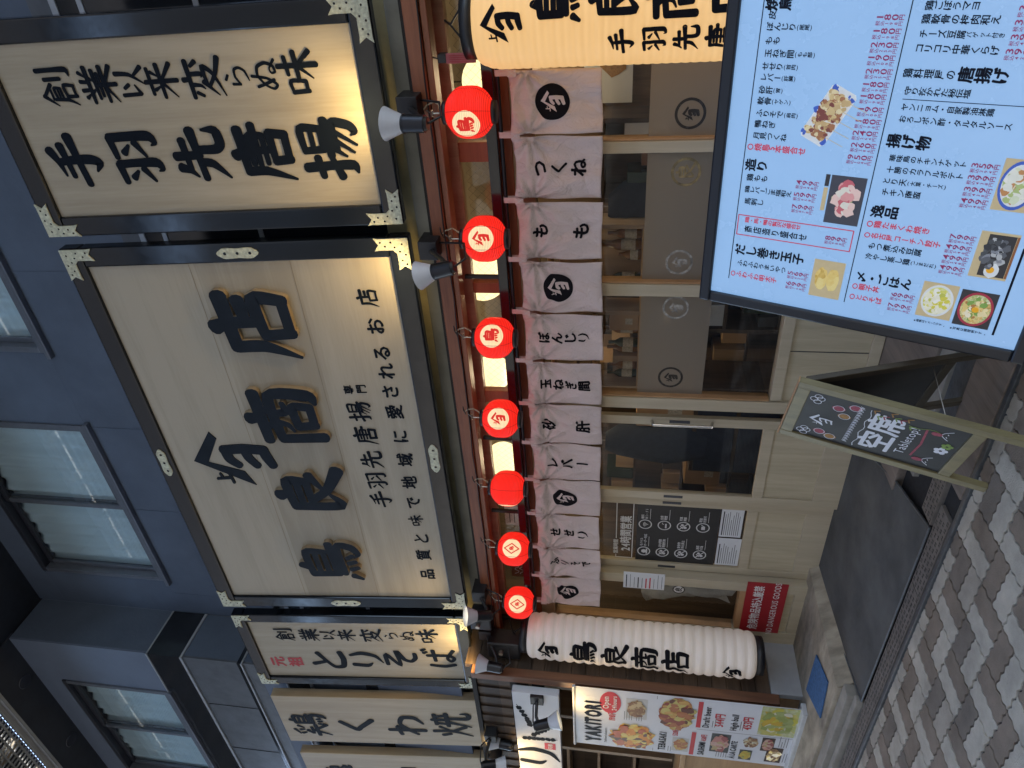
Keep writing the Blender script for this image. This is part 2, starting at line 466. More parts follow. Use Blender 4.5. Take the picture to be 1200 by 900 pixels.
# ---------------------------------------------------------------- mesh helpers
class MB:
    def __init__(self):
        self.v, self.f, self.mi, self.mats, self.sm = [], [], [], [], []

    def m(self, mt):
        if mt not in self.mats:
            self.mats.append(mt)
        return self.mats.index(mt)

    def add(self, vs, fs, mt, smooth=False):
        o = len(self.v)
        self.v += [tuple(p) for p in vs]
        k = self.m(mt)
        for f in fs:
            self.f.append([i + o for i in f])
            self.mi.append(k)
            self.sm.append(smooth)
        return self

    def box(self, x0, x1, y0, y1, z0, z1, mt, M4=None):
        vs = [Vector((x, y, z)) for x in (x0, x1) for y in (y0, y1) for z in (z0, z1)]
        if M4 is not None:
            vs = [M4 @ p for p in vs]
        return self.add(vs, [(0, 1, 3, 2), (4, 6, 7, 5), (0, 4, 5, 1), (2, 3, 7, 6), (0, 2, 6, 4), (1, 5, 7, 3)], mt)

    def cone(self, p0, p1, r0, r1, mt, seg=16, caps=True, smooth=True):
        p0, p1 = Vector(p0), Vector(p1)
        d = (p1 - p0).normalized()
        a = d.orthogonal().normalized()
        b = d.cross(a)
        vs = []
        for p, r in ((p0, r0), (p1, r1)):
            for i in range(seg):
                t = 2 * PI * i / seg
                vs.append(p + (a * math.cos(t) + b * math.sin(t)) * r)
        fs = [(i, (i + 1) % seg, seg + (i + 1) % seg, seg + i) for i in range(seg)]
        self.add(vs, fs, mt, smooth)
        if caps:
            self.add(vs[:seg], [tuple(reversed(range(seg)))], mt)
            self.add(vs[seg:], [tuple(range(seg))], mt)
        return self

    def tube(self, pts, r, mt, seg=8):
        for a, b in zip(pts, pts[1:]):
            self.cone(a, b, r, r, mt, seg)
        return self

    def lathe(self, prof, mt, seg=32, smooth=True, c=(0, 0)):
        vs, fs = [], []
        for r, z in prof:
            for i in range(seg):
                t = 2 * PI * i / seg
                vs.append((c[0] + r * math.cos(t), c[1] + r * math.sin(t), z))
        for k in range(len(prof) - 1):
            for i in range(seg):
                j = (i + 1) % seg
                fs.append((k * seg + i, k * seg + j, (k + 1) * seg + j, (k + 1) * seg + i))
        return self.add(vs, fs, mt, smooth)

    def poly(self, pts, mt):
        return self.add(pts, [tuple(range(len(pts)))], mt)

    def disc(self, c, r, mt, mapf, d, seg=28, rx=None, wob=0.0, rot=0.0):
        rx = rx or r
        pts = []
        for i in range(seg):
            t = 2 * PI * i / seg
            w = 1 + (random.uniform(-wob, wob) if wob else 0)
            x, z = rx * math.cos(t) * w, r * math.sin(t) * w
            pts.append(mapf(c[0] + x * math.cos(rot) - z * math.sin(rot), c[1] + x * math.sin(rot) + z * math.cos(rot), d))
        ctr = mapf(c[0], c[1], d)
        return self.add([ctr] + pts, [(0, 1 + i, 1 + (i + 1) % seg) for i in range(seg)], mt)

    def ring(self, c, r0, r1, mt, mapf, d, seg=40):
        vs = []
        for r in (r0, r1):
            for i in range(seg):
                t = 2 * PI * i / seg
                vs.append(mapf(c[0] + r * math.cos(t), c[1] + r * math.sin(t), d))
        return self.add(vs, [(i, (i + 1) % seg, seg + (i + 1) % seg, seg + i) for i in range(seg)], mt)

    def line(self, pts, w, mt, mapf, d):
        for (x0, z0), (x1, z1) in zip(pts, pts[1:]):
            L = math.hypot(x1 - x0, z1 - z0) or 1e-6
            nx, nz = -(z1 - z0) / L * w / 2, (x1 - x0) / L * w / 2
            ex, ez = (x1 - x0) / L * w * 0.25, (z1 - z0) / L * w * 0.25
            X0, Z0, X1, Z1 = x0 - ex, z0 - ez, x1 + ex, z1 + ez
            n = 6 if L < 0.2 and L > 0.03 else 1
            vs = []
            for k in range(n + 1):
                x, z = X0 + (X1 - X0) * k / n, Z0 + (Z1 - Z0) * k / n
                vs += [mapf(x + nx, z + nz, d), mapf(x - nx, z - nz, d)]
            self.add(vs, [(2 * k, 2 * k + 1, 2 * k + 3, 2 * k + 2) for k in range(n)], mt)
        return self

    def rect(self, x0, x1, z0, z1, mt, mapf, d):
        return self.poly([mapf(x0, z0, d), mapf(x1, z0, d), mapf(x1, z1, d), mapf(x0, z1, d)], mt)

    def build(self, name, parent=None, bevel=0.0, loc=None, fixn=False):
        me = bpy.data.meshes.new(name)
        me.from_pydata(self.v, [], self.f)
        for k in self.mats:
            me.materials.append(k)
        me.polygons.foreach_set('material_index', self.mi)
        me.polygons.foreach_set('use_smooth', self.sm)
        me.update()
        o = bpy.data.objects.new(name, me)
        COL.objects.link(o)
        if loc:
            o.location = loc
        if parent:
            o.parent = parent
        if bevel:
            bv = o.modifiers.new('bevel', 'BEVEL')
            bv.width = bevel
            bv.segments = 2
            bv.limit_method = 'ANGLE'
            bv.angle_limit = math.radians(40)
        return o


def tag(o, label=None, cat=None, group=None, kind=None):
    if label:
        o['label'] = label
    if cat:
        o['category'] = cat
    if group:
        o['group'] = group
    if kind:
        o['kind'] = kind
    return o


def thing(name, label, cat, loc=(0, 0, 0), rot=(0, 0, 0), group=None):
    o = bpy.data.objects.new(name, None)
    o.empty_display_size = 0.1
    COL.objects.link(o)
    o.location = loc
    o.rotation_euler = rot
    return tag(o, label, cat, group)


def struct(name, mb, bevel=0.0):
    return tag(mb.build(name, None, bevel), kind='structure')


def copy_tree(o, parent=None):
    c = o.copy()
    COL.objects.link(c)
    if parent:
        c.parent = parent
    for ch in list(o.children):
        copy_tree(ch, c)
    return c


# ---------------------------------------------------------------- brush lettering (strokes on a 100 x 100 grid, y down: x,y,width)
G = {
 '手': "72,6,12 50,16,8 24,21,3;22,36,7 50,33,8 80,29,11;6,60,9 50,55,9 95,50,13;50,18,9 53,50,11 52,80,12 45,94,10 30,84,3",
 '羽': "8,18,8 42,14,10;42,14,10 43,50,10 42,86,12 30,94,7 26,86,2;16,34,9 28,46,4;8,74,4 32,58,9;54,16,7 90,12,10;90,12,11 91,50,11 90,86,12 78,95,7 73,87,2;62,32,9 75,44,4;54,72,4 80,56,9",
 '先': "30,8,12 24,24,8 12,36,3;26,26,7 78,22,10;50,4,11 51,50,10;8,50,9 50,46,9 94,42,13;38,50,10 34,70,10 8,96,3;60,48,10 60,82,11 70,92,12 92,88,11 94,64,3",
 '唐': "48,2,13 54,12,9;18,18,9 90,14,12;20,18,10 20,50,10 4,98,3;32,31,7 78,29,8 78,54,8;26,42,6 96,39,10;32,55,6 80,53,7;54,20,9 55,64,8;36,68,10 38,96,10;36,69,8 82,66,10;82,66,10 78,94,10;38,93,9 80,92,9",
 '揚': "6,30,8 38,25,9;22,4,11 24,50,10 23,84,11 10,90,3;4,62,10 40,48,6;50,6,8 51,40,8;50,7,7 86,5,9 84,38,8;52,22,6 84,21,6;52,38,7 84,37,7;40,50,9 98,46,10;54,52,7 38,76,3;48,62,7 92,58,10 88,86,10 78,95,8 72,88,2;64,62,6 44,90,3;78,62,6 56,96,3",
 '創': "30,2,10 4,34,3;30,4,7 58,30,9;20,26,6 44,25,6;20,38,6 48,36,7 47,54,6;21,46,5 46,45,5;22,54,6 46,53,6;20,30,7 18,66,8 4,92,3;26,66,8 26,94,8;26,67,7 54,65,8 52,92,8;27,91,7 52,90,7;70,18,9 71,62,9;92,4,10 93,50,10 92,86,12 76,90,3",
 '業': "38,2,9 39,22,8;60,2,9 58,22,8;20,8,9 28,20,4;82,5,9 70,20,4;6,26,8 94,23,11;34,30,8 40,40,4;66,29,8 60,40,4;16,44,7 86,41,10;22,55,7 78,53,9;8,68,8 94,65,11;50,42,9 50,98,10;46,68,9 6,94,3;54,68,7 94,92,11",
 '以': "16,14,10 18,70,10;18,72,10 44,58,5;36,24,9 46,40,10;78,6,12 74,50,10 44,94,3;70,62,7 94,92,12",
 '来': "16,18,9 86,15,10;28,26,9 36,42,5;76,24,9 64,42,4;6,50,9 95,46,12;50,2,11 51,98,11;47,52,9 6,88,3;54,52,7 96,86,12",
 '変': "50,0,11 51,14,9;8,18,9 92,15,11;38,20,9 36,40,7 28,50,3;62,19,9 62,48,9 54,46,2;20,28,8 12,42,7;80,26,7 90,40,10;44,50,10 12,82,3;38,58,7 78,55,10 60,78,8 10,98,3;34,64,7 62,84,9 96,97,12",
 'ら': "42,6,9 58,16,9;26,30,9 24,60,8;24,60,7 50,44,7 76,46,9 82,64,9 70,84,8 36,96,4",
 'ぬ': "18,24,8 26,52,8 36,80,9;50,10,8 42,56,7 22,86,8 10,74,7 22,50,6 50,30,7 76,34,9 86,58,9 78,82,8 60,88,7 56,76,5 70,72,5 94,90,8",
 '味': "8,30,9 10,70,9;8,31,7 34,28,8 32,66,8;10,66,8 32,65,8;48,26,8 88,22,9;40,50,9 98,46,11;68,2,10 68,98,11;66,52,9 38,86,3;70,52,7 98,84,11",
 '鳥': "46,1,12 36,13,6;24,15,11 25,60,11;24,16,10 76,13,11 75,44,10;26,29,8 72,27,8;26,43,8 74,41,8;24,57,10 94,53,11;24,69,9 88,66,11 86,88,12 71,98,8 62,90,2;20,82,10 12,96,5;35,81,8 39,93,7;49,79,8 53,91,7;61,78,7 67,88,7",
 '良': "48,-2,14 52,11,9;24,16,10 25,90,11 48,76,4;25,17,9 76,14,11 74,46,10;27,31,8 72,29,8;27,46,8 72,44,8;88,50,10 60,66,5;38,48,9 58,74,10 96,96,14",
 '商': "50,-2,13 51,12,10;10,17,10 92,13,12;34,18,9 40,30,6;66,17,9 60,30,5;13,36,10 14,98,11;13,37,9 87,34,11 86,88,12 72,96,4;42,36,8 38,50,6 26,57,3;58,35,8 60,52,8 75,50,5;34,64,9 36,90,9;34,65,8 68,63,9 66,88,9;36,88,8 66,87,8",
 '店': "48,-2,14 54,13,10;16,19,11 92,15,14;18,19,11 18,56,11 0,100,3;54,26,11 54,58,10;54,40,9 86,37,12;34,60,10 36,97,10;34,61,9 86,57,12 82,95,10;36,94,9 84,92,9",
 'と': "34,6,12 44,40,10;84,24,12 44,46,9 20,64,10 24,88,13 56,94,13 88,88,13",
 'り': "26,10,12 22,50,12 34,66,4;70,6,8 80,40,13 68,78,11 36,98,3",
 'そ': "24,8,10 74,8,11 18,46,8 90,40,12 50,60,11 40,80,10 56,94,11 78,94,10",
 'ば': "20,20,10 14,60,11 22,92,10;40,36,9 90,32,10;66,14,10 66,76,10 52,92,9 38,82,8 54,72,8 90,92,10;78,4,9 84,14,7;90,0,9 97,10,7",
 'く': "66,4,12 28,46,13 40,60,13 76,96,14",
 'わ': "28,4,10 28,96,12;8,34,9 46,26,8 10,76,8;16,70,8 54,36,9 84,44,12 84,74,12 58,94,5",
 '焼': "22,2,9 24,44,9 4,94,4;6,22,8 12,42,8;42,18,8 30,38,4;26,52,8 42,80,9;52,12,8 94,9,9;72,2,9 72,36,9;58,16,8 54,40,6;86,16,8 90,38,8;46,40,9 98,37,10;62,42,9 44,94,4;78,42,9 78,84,10 88,92,10 98,86,8 98,72,4",
 '鶏': "30,2,8 10,14,5;12,20,8 16,30,5;28,17,8 30,28,5;46,14,8 38,28,4;26,36,9 12,50,6 40,48,7;28,50,9 6,96,4;4,64,9 52,60,9;32,62,7 52,90,9;74,0,9 68,10,5;60,12,8 61,60,8;60,13,8 90,11,9 89,36,8;62,24,6 88,23,6;62,36,6 89,35,6;61,48,7 98,45,9;61,59,7 95,57,10 93,84,10 84,94,6;58,72,7 54,90,5;68,72,6 70,82,6;78,70,6 81,80,6",
}


def catmull(pts, n=6):
    if len(pts) == 2:
        a, b = pts
        out = []
        for i in range(n + 1):
            t = i / n
            out.append(tuple(a[k] + (b[k] - a[k]) * t for k in range(3)))
        return out
    P = [pts[0]] + list(pts) + [pts[-1]]
    out = []
    for i in range(1, len(P) - 2):
        p0, p1, p2, p3 = P[i - 1:i + 3]
        for j in range(n):
            t = j / n
            h0, h1, h2, h3 = 2 * t ** 3 - 3 * t * t + 1, t ** 3 - 2 * t * t + t, -2 * t ** 3 + 3 * t * t, t ** 3 - t * t
            q_ = []
            for k in range(3):
                m1, m2 = (p2[k] - p0[k]) * 0.36, (p3[k] - p1[k]) * 0.36
                q_.append(h0 * p1[k] + h1 * m1 + h2 * p2[k] + h3 * m2)
            out.append(tuple(q_))
    out.append(tuple(pts[-1]))
    return out


def stroke_outline(pts, wk=1.0, n=5, cap=5):
    c = catmull(pts, n)
    L, R_ = [], []
    for i, (x, y, w) in enumerate(c):
        a, b = c[max(i - 1, 0)], c[min(i + 1, len(c) - 1)]
        dx, dy = b[0] - a[0], b[1] - a[1]
        l = math.hypot(dx, dy) or 1
        h = max(w, 0.0006) * wk / 2
        L.append((x - dy / l * h, y + dx / l * h))
        R_.append((x + dy / l * h, y - dx / l * h))
    def capf(c0, c1, w):
        dx, dy = c0[0] - c1[0], c0[1] - c1[1]
        l = math.hypot(dx, dy) or 1
        dx, dy = dx / l, dy / l
        h = max(w, 0.0006) * wk / 2
        out = []
        for i in range(1, cap):
            t = PI * i / cap
            out.append((c0[0] + dx * h * 0.75 * math.sin(t) + (-dy) * h * math.cos(t) * -1, c0[1] + dy * h * 0.75 * math.sin(t) + dx * h * math.cos(t) * -1))
        return out
    e = capf(c[-1], c[-2], c[-1][2])
    s = capf(c[0], c[1], c[0][2])
    return L, R_, s, e


def emit_stroke(mb, pts, mapf, d, mt, wk=1.0, side=None, d0=0.0):
    """pts in local metres (x, z, w)"""
    L, R_, s, e = stroke_outline(pts, wk)
    n = len(L)
    vs = [mapf(x, z, d) for x, z in L] + [mapf(x, z, d) for x, z in R_]
    fs = [(i, i + 1, n + i + 1, n + i) for i in range(n - 1)]
    mb.add(vs, fs, mt)
    # caps as fans
    for arc, A, B in ((e, L[-1], R_[-1]), (s, R_[0], L[0])):
        ctr = ((A[0] + B[0]) / 2, (A[1] + B[1]) / 2)
        da = [(a[0] - A[0]) ** 2 + (a[1] - A[1]) ** 2 for a in (arc[0], arc[-1])]
        a2 = arc if da[0] < da[1] else arc[::-1]
        ring = [A] + a2 + [B]
        mb.add([mapf(*ctr, d)] + [mapf(x, z, d) for x, z in ring], [(0, i + 1, i + 2) for i in range(len(ring) - 1)], mt)
    if side is not None:
        def ordr(arc, A):
            return arc if (arc[0][0] - A[0]) ** 2 + (arc[0][1] - A[1]) ** 2 < (arc[-1][0] - A[0]) ** 2 + (arc[-1][1] - A[1]) ** 2 else arc[::-1]
        loop = L + ordr(e, L[-1]) + R_[::-1] + ordr(s, R_[0])
        k = len(loop)
        mb.add([mapf(x, z, d - 0.0004) for x, z in loop] + [mapf(x, z, d0) for x, z in loop], [(i, (i + 1) % k, k + (i + 1) % k, k + i) for i in range(k)], side)


LOGO_HE = [(-175, 5), (14, 142), (-30, 170), (-184, 80), (-250, 255), (-345, 292)]
LOGO_ST = ["-105,182,58 -98,290,60 -110,398,60", "-105,192,54 -165,200,54 -208,240,44", "-105,290,46 -160,304,50 -212,336,44", "-108,392,54 -150,398,58 -214,418,48",
           "-328,176,15 -250,166,15", "-292,166,17 -298,95,15", "-294,126,14 -262,118,13"]


def emit_glyph(mb, ch, cx, cz, size, mapf, d, mt, wk=1.0, side=None, sx=1.0):
    if ch == 'logo':
        k = size / 415.0
        f = lambda x, y: (cx + (x + 168) * k * sx, cz - (y - 215) * k)
        he = [f(*p) for p in LOGO_HE]
        fr = [mapf(*p, d) for p in he]
        for e0, e1 in ((1, 2), (5, 4)):
            vs = []
            for k_ in range(7):
                t_ = k_ / 6
                for a_, b_ in ((he[0], he[e0]), (he[3], he[e1])):
                    vs.append(mapf(a_[0] + (b_[0] - a_[0]) * t_, a_[1] + (b_[1] - a_[1]) * t_, d))
            mb.add(vs, [(2 * k_, 2 * k_ + 1, 2 * k_ + 3, 2 * k_ + 2) for k_ in range(6)], mt)
        if side is not None:
            bk = [mapf(*p, 0) for p in he]
            mb.add(fr + bk, [(i, (i + 1) % 6, 6 + (i + 1) % 6, 6 + i) for i in range(6)], side)
        for i, s in enumerate(LOGO_ST):
            pts = []
            for q in s.split():
                x, y, w = map(float, q.split(','))
                pts.append((*f(x, y), w * k))
            emit_stroke(mb, pts, mapf, d + 0.0003 * (i + 1), mt, wk, side)
        return
    k = size / 100.0
    for i, s in enumerate(G[ch].split(';')):
        pts = []
        for q in s.split():
            x, y, w = map(float, q.split(','))
            pts.append((cx + (x - 50) * k * sx, cz - (y - 50) * k, w * k))
        emit_stroke(mb, pts, mapf, d + 0.00025 * i, mt, wk, side)


# ---------------------------------------------------------------- printed lettering (Blender's own built-in font)
_gc = {}


def glyph_mesh(ch, bold):
    """built-in font outline; heavier weights are struck several times, a little apart"""
    key = (ch, 'b', round(bold, 4))
    if key not in _gc:
        b0 = min(bold, 0.006)
        vs, fs = glyph_raw(ch, b0)
        k = bold - b0
        if k > 0.002 and vs:
            offs = [(k, 0), (-k, 0), (0, k * 0.8), (0, -k * 0.8)] if k > 0.012 else [(k, 0), (-k, 0)]
            V, F = [], []
            for i, (dx, dy) in enumerate(offs):
                o = len(V)
                V += [(x + dx, y + dy, 0.00012 * i) for x, y in vs]
                F += [tuple(j + o for j in f) for f in fs]
            _gc[key] = (V, F)
        else:
            _gc[key] = ([(x, y, 0) for x, y in vs], fs)
    return _gc[key]


def glyph_raw(ch, bold):
    key = (ch, bold)
    if key not in _gc:
        c = bpy.data.curves.new('t', 'FONT')
        c.body = ch
        c.size = 1
        c.offset = bold
        c.resolution_u = 2
        o = bpy.data.objects.new('t', c)
        me = bpy.data.meshes.new_from_object(o)
        vs = [(v.co.x, v.co.y) for v in me.vertices]
        fs = [tuple(p.vertices) for p in me.polygons]
        bpy.data.objects.remove(o)
        bpy.data.curves.remove(c)
        bpy.data.meshes.remove(me)
        _gc[key] = (vs, fs)
    return _gc[key]


def wide(ch):
    return ord(ch) > 0x2000


ROT = set('ー(（)）〜')


def emit_text(mb, s, x, z, size, mapf, d, mt, vertical=False, bold=0.012, sx=1.0, align='l', step=1.0):
    """horizontal: x,z = left end of the baseline; vertical: x = column centre, z = top"""
    if vertical:
        for ch in s:
            vs, fs = glyph_mesh(ch, bold)
            w = size * step * (1.0 if wide(ch) else 0.62)
            if vs:
                xs = [p[0] for p in vs]
                mid = 0.5 if wide(ch) else (min(xs) + max(xs)) / 2
                cyy = 0.38 if wide(ch) else 0.34
                out = []
                for px, py, pe in vs:
                    gx, gy = (px - mid) * size, (py - cyy) * size
                    if ch in ROT:
                        gx, gy = gy, -gx
                    out.append(mapf(x + gx * sx, z - w / 2 + gy * step, d + pe))
                mb.add(out, fs, mt)
            z -= w
        return z
    adv = []
    for ch in s:
        vs, fs = glyph_mesh(ch, bold)
        if wide(ch):
            adv.append(1.0)
        elif ch == ' ':
            adv.append(0.28)
        else:
            adv.append(max((p[0] for p in vs), default=0.3) + 0.07)
    tot = sum(adv) * size * sx * step
    if align == 'c':
        x -= tot / 2
    for ch, a in zip(s, adv):
        vs, fs = glyph_mesh(ch, bold)
        mb.add([mapf(x + px * size * sx, z + py * size, d + pe) for px, py, pe in vs], fs, mt)
        x += a * size * sx * step
    return x


def flat(x, z, d):            # local frame of a thing that faces the street: x right, z up, -y outwards
    return (x, -d, z)


# ================================================================ ground
mb = MB()
mb.box(-60, 40, -60, 30, -0.3, -0.012, M['ground'])
struct('ground', mb)
# interlocking wavy pavers in basket weave
PAV = []
for nm, c in (('pale_paver', (0.50, 0.455, 0.375)), ('brown_paver', (0.235, 0.185, 0.14)), ('grey_paver', (0.40, 0.355, 0.29)), ('taupe_paver', (0.195, 0.162, 0.13))):
    PAV.append(mat(nm, c, 0.88, noise=0.42, nscale=4.5, bump=0.5, bscale=140))
mb = MB()
U = 0.234


def wav(p, q, n=16, amp=0.0055):
    # one wave shared by both neighbours of an edge
    out = []
    for i in range(n):
        t = i / n
        x, y = p[0] + (q[0] - p[0]) * t, p[1] + (q[1] - p[1]) * t
        env = min(1, t * 8, (1 - t) * 8)
        if abs(q[0] - p[0]) > abs(q[1] - p[1]):
            out.append((x, y + env * amp * math.sin(2 * PI * (x + 2.667) / (U / 4))))
        else:
            out.append((x + env * amp * math.sin(2 * PI * (y + 1.662) / (U / 4)), y))
    return out


def paver(x0, x1, y0, y1, mt):
    g = 0.0042
    x0, x1, y0, y1 = x0 + g, x1 - g, y0 + g, y1 - g
    loop = wav((x0, y0), (x1, y0)) + wav((x1, y0), (x1, y1)) + wav((x1, y1), (x0, y1)) + wav((x0, y1), (x0, y0))
    zt = random.uniform(-0.0015, 0.0015)
    cx, cy = (x0 + x1) / 2, (y0 + y1) / 2
    inner = [(cx + (x - cx) * 0.975, cy + (y - cy) * 0.975) for x, y in loop]
    k = len(loop)
    mb.add([(x, y, zt) for x, y in inner] + [(x, y, zt - 0.004) for x, y in loop] + [(x, y, -0.012) for x, y in loop],
           [tuple(range(k))] + [(k + i, k + (i + 1) % k, (i + 1) % k, i) for i in range(k)] + [(2 * k + i, 2 * k + (i + 1) % k, k + (i + 1) % k, k + i) for i in range(k)], mt)


for i in range(-32, 22):
    for j in range(-16, 2):
        ox, oy = -2.667 + i * U, -1.662 + j * U
        oy1 = min(oy + U, -1.342)
        if oy > -1.36:
            continue
        r = random.random()
        a, b = (PAV[0], PAV[1]) if r < 0.72 else ((PAV[2], PAV[3]) if r < 0.86 else (PAV[0], PAV[3]))
        if (i + j) % 2 == 0:
            paver(ox, ox + U / 2, oy, oy1, a)
            paver(ox + U / 2, ox + U, oy, oy1, b)
        else:
            ym = oy + U / 2
            paver(ox, ox + U, oy, min(ym, oy1), a)
            if oy1 > ym + 0.03:
                paver(ox, ox + U, ym, oy1, b)
struct('paving', mb)
mb = MB()
mb.box(-12, -1.6, -1.348, -1.318, -0.02, 0.016, M['curb'])
struct('kerb_rail', mb, 0.004)
# entrance floor
mb = MB()
mb.add([(-4.62, 0.1, 0.055), (-4.45, -1.155, 0.02), (-2.84, -1.165, 0.02), (-2.95, -0.70, 0.035), (-3.0, 0.1, 0.055)], [(0, 1, 2, 3, 4)], M['asphalt'])
mb.box(-9, 3, -1.32, 0.1, -0.05, -0.002, M['ground'])
struct('entrance_floor', mb)
mb = MB()      # thin steel edging round the dark floor
mb.tube([(-4.62, 0.02, 0.056), (-4.45, -1.157, 0.022), (-2.84, -1.167, 0.022), (-2.95, -0.70, 0.036), (-3.2, -0.03, 0.056)], 0.007, M['curb'], 6)
struct('floor_edging', mb)
# raised stained concrete platform at the left
mb = MB()
mb.box(-9.0, -4.56, -1.0, 0.08, -0.02, 0.118, M['platform'])
mb.add([(-4.56, -1.0, 0.118), (-4.56, 0.08, 0.118), (-4.50, 0.08, 0.02), (-4.47, -1.0, 0.0)], [(0, 1, 2, 3)], M['platform'])
mb.box(-9.0, -4.50, -1.10, -1.003, -0.02, 0.09, M['stonepale'])
mb.box(-9.0, -4.46, -1.155, -1.103, -0.02, 0.05, M['stonepale'])
struct('platform', mb, 0.006)
# stone strips right of the entrance
mb = MB()
mb.box(-3.02, 3, -0.70, 0.02, -0.02, 0.045, M['stonebrown'])
mb.box(-2.78, 3, -0.845, -0.706, -0.02, 0.03, M['stonepale'])
mb.box(-2.62, 3, -1.02, -0.85, -0.02, 0.012, M['stonedark'])
mb.box(-2.50, 3, -1.315, -1.025, -0.02, 0.022, M['stonebrown'])
struct('stone_edging', mb, 0.004)


def drain_cover(x0, x1, y0, y1, label, z=0.016, slots=True, skew=0.0):
    t = thing('drain_cover', label, 'drain cover', ((x0 + x1) / 2, (y0 + y1) / 2, 0), group='perforated drain covers along the paving')
    w, h = (x1 - x0) / 2 - 0.003, (y1 - y0) / 2 - 0.003
    p = MB()
    p.box(-w, w, -h, h, -0.02, z, M['iron'])
    q = p
    n, mrow = max(4, int((x1 - x0) / 0.045)), 4
    for i in range(n):
        for j in range(mrow):
            cx = -w + (i + 0.5 + (0.25 if j % 2 else -0.05)) * 2 * w / n
            cy = -h + (j + 0.5) * 2 * h / mrow
            if abs(cx) > w - 0.012:
                continue
            for dx in (-0.008, 0.008):
                q.box(cx + dx - 0.0035, cx + dx + 0.0035, cy - 0.007, cy + 0.007, z - 0.004, z + 0.0012, M['black'])
    q.build('plate', t)
    return t


drain_cover(-3.24, -2.66, -1.310, -1.175, 'perforated iron drain cover at the mat corner, nearest the chalkboard easel')
drain_cover(-3.84, -3.24, -1.310, -1.175, 'perforated iron drain cover in front of the dark entrance floor, second from the easel')
drain_cover(-4.44, -3.84, -1.310, -1.175, 'perforated iron drain cover before the left end of the dark entrance floor')
drain_cover(-5.04, -4.44, -1.310, -1.175, 'perforated iron drain cover below the blue mat on the raised platform')
drain_cover(-5.66, -5.04, -1.310, -1.175, 'perforated iron drain cover beyond the blue mat, under the banner foot')
drain_cover(-2.83, -2.50, -1.165, -1.03, 'small perforated iron plate right of the dark floor, behind the easel leg', z=0.024)

mb = MB()
mb.add([(-4.83, -0.568, 0.122), (-4.706, -0.87, 0.122), (-5.063, -0.93, 0.122), (-5.272, -0.574, 0.122), (-4.83, -0.568, 0.130), (-4.706, -0.87, 0.130), (-5.063, -0.93, 0.130), (-5.272, -0.574, 0.130)],
       [(7, 6, 5, 4), (0, 1, 5, 4), (1, 2, 6, 5), (2, 3, 7, 6), (3, 0, 4, 7)], M['blue'])
tag(mb.build('floor_mat'), 'small blue rubber mat lying on the raised concrete platform', 'mat')

# ================================================================ upper building
ub = thing('upper_building', 'dark blue grey stucco building with windows above the shop signs', 'building', (0, 0.2, 2.8))
oy = lambda y: y - 0.2
oz = lambda z: z - 2.8


def ubox(p, x0, x1, y0, y1, z0, z1, m):
    p.box(x0, x1, oy(y0), oy(y1), oz(z0), oz(z1), m)


WX = -6.17
p = MB()
# main wall with two window openings
ubox(p, WX, 6, 0.2, 0.5, 3.05, 6.25, M['wall'])
ubox(p, WX, -5.645, 0.2, 0.5, 6.25, 7.68, M['wall'])
ubox(p, -3.60, -2.84, 0.2, 0.5, 6.25, 7.68, M['wall'])
ubox(p, -0.75, 6, 0.2, 0.5, 6.25, 7.68, M['wall'])
ubox(p, WX, 6, 0.2, 0.5, 7.68, 8.02, M['wall'])
# vertical joints scored as thin raised beads
for x in (-2.12, -3.62, -4.62, -5.85):
    ubox(p, x - 0.006, x + 0.006, 0.194, 0.2, 5.2, 6.22, M['wall'])
p.build('wall', ub, 0.006)
p = MB()
ubox(p, -12, WX, -0.32, 0.5, 3.05, 5.15, M['wall2'])
ubox(p, -12, WX, -0.32, 0.5, 5.15, 6.34, M['tile_grey'])
ubox(p, -6.86, WX, -0.32, 0.5, 6.34, 7.66, M['wall2'])
ubox(p, -12, -8.80, -0.32, 0.5, 6.34, 7.66, M['wall2'])
ubox(p, -12, WX, -0.32, 0.5, 7.66, 7.97, M['wall2'])
ubox(p, WX, WX + 0.004, -0.30, 0.19, 3.06, 7.96, M['wall'])
p.build('projecting_wall', ub, 0.005)
p = MB()
# glazed band courses
ubox(p, -12, WX + 0.012, -0.334, 0.192, 5.975, 6.335, M['tile_black'])
ubox(p, -12, WX + 0.014, -0.337, 0.192, 5.305, 5.345, M['tile_black'])
ubox(p, -12, WX + 0.012, -0.334, 0.192, 4.62, 4.86, M['tile_black'])
ubox(p, -12, WX + 0.012, -0.334, 0.192, 3.9, 4.02, M['tile_black'])
ubox(p, WX + 0.02, 6, 0.188, 0.2, 4.82, 4.952, M['tile_black'])
ubox(p, WX + 0.02, 6, 0.190, 0.2, 3.06, 4.78, M['tile_black'])
ubox(p, WX + 0.02, 6, 0.191, 0.2, 5.0, 5.145, M['tile_grey'])
p.build('tile_band', ub, 0.003)
p = MB()
for z0, z1 in ((5.945, 5.972), (5.285, 5.303), (4.595, 4.618), (4.862, 4.882), (6.337, 6.352)):
    ubox(p, -12, WX + 0.016, -0.342, 0.192, z0, z1, M['stripe'])
for z0, z1 in ((4.954, 4.998), (4.782, 4.818), (4.055, 4.09)):
    ubox(p, WX + 0.02, 6, 0.184, 0.2, z0, z1, M['stripe'])
p.build('metal_strip', ub, 0.002)
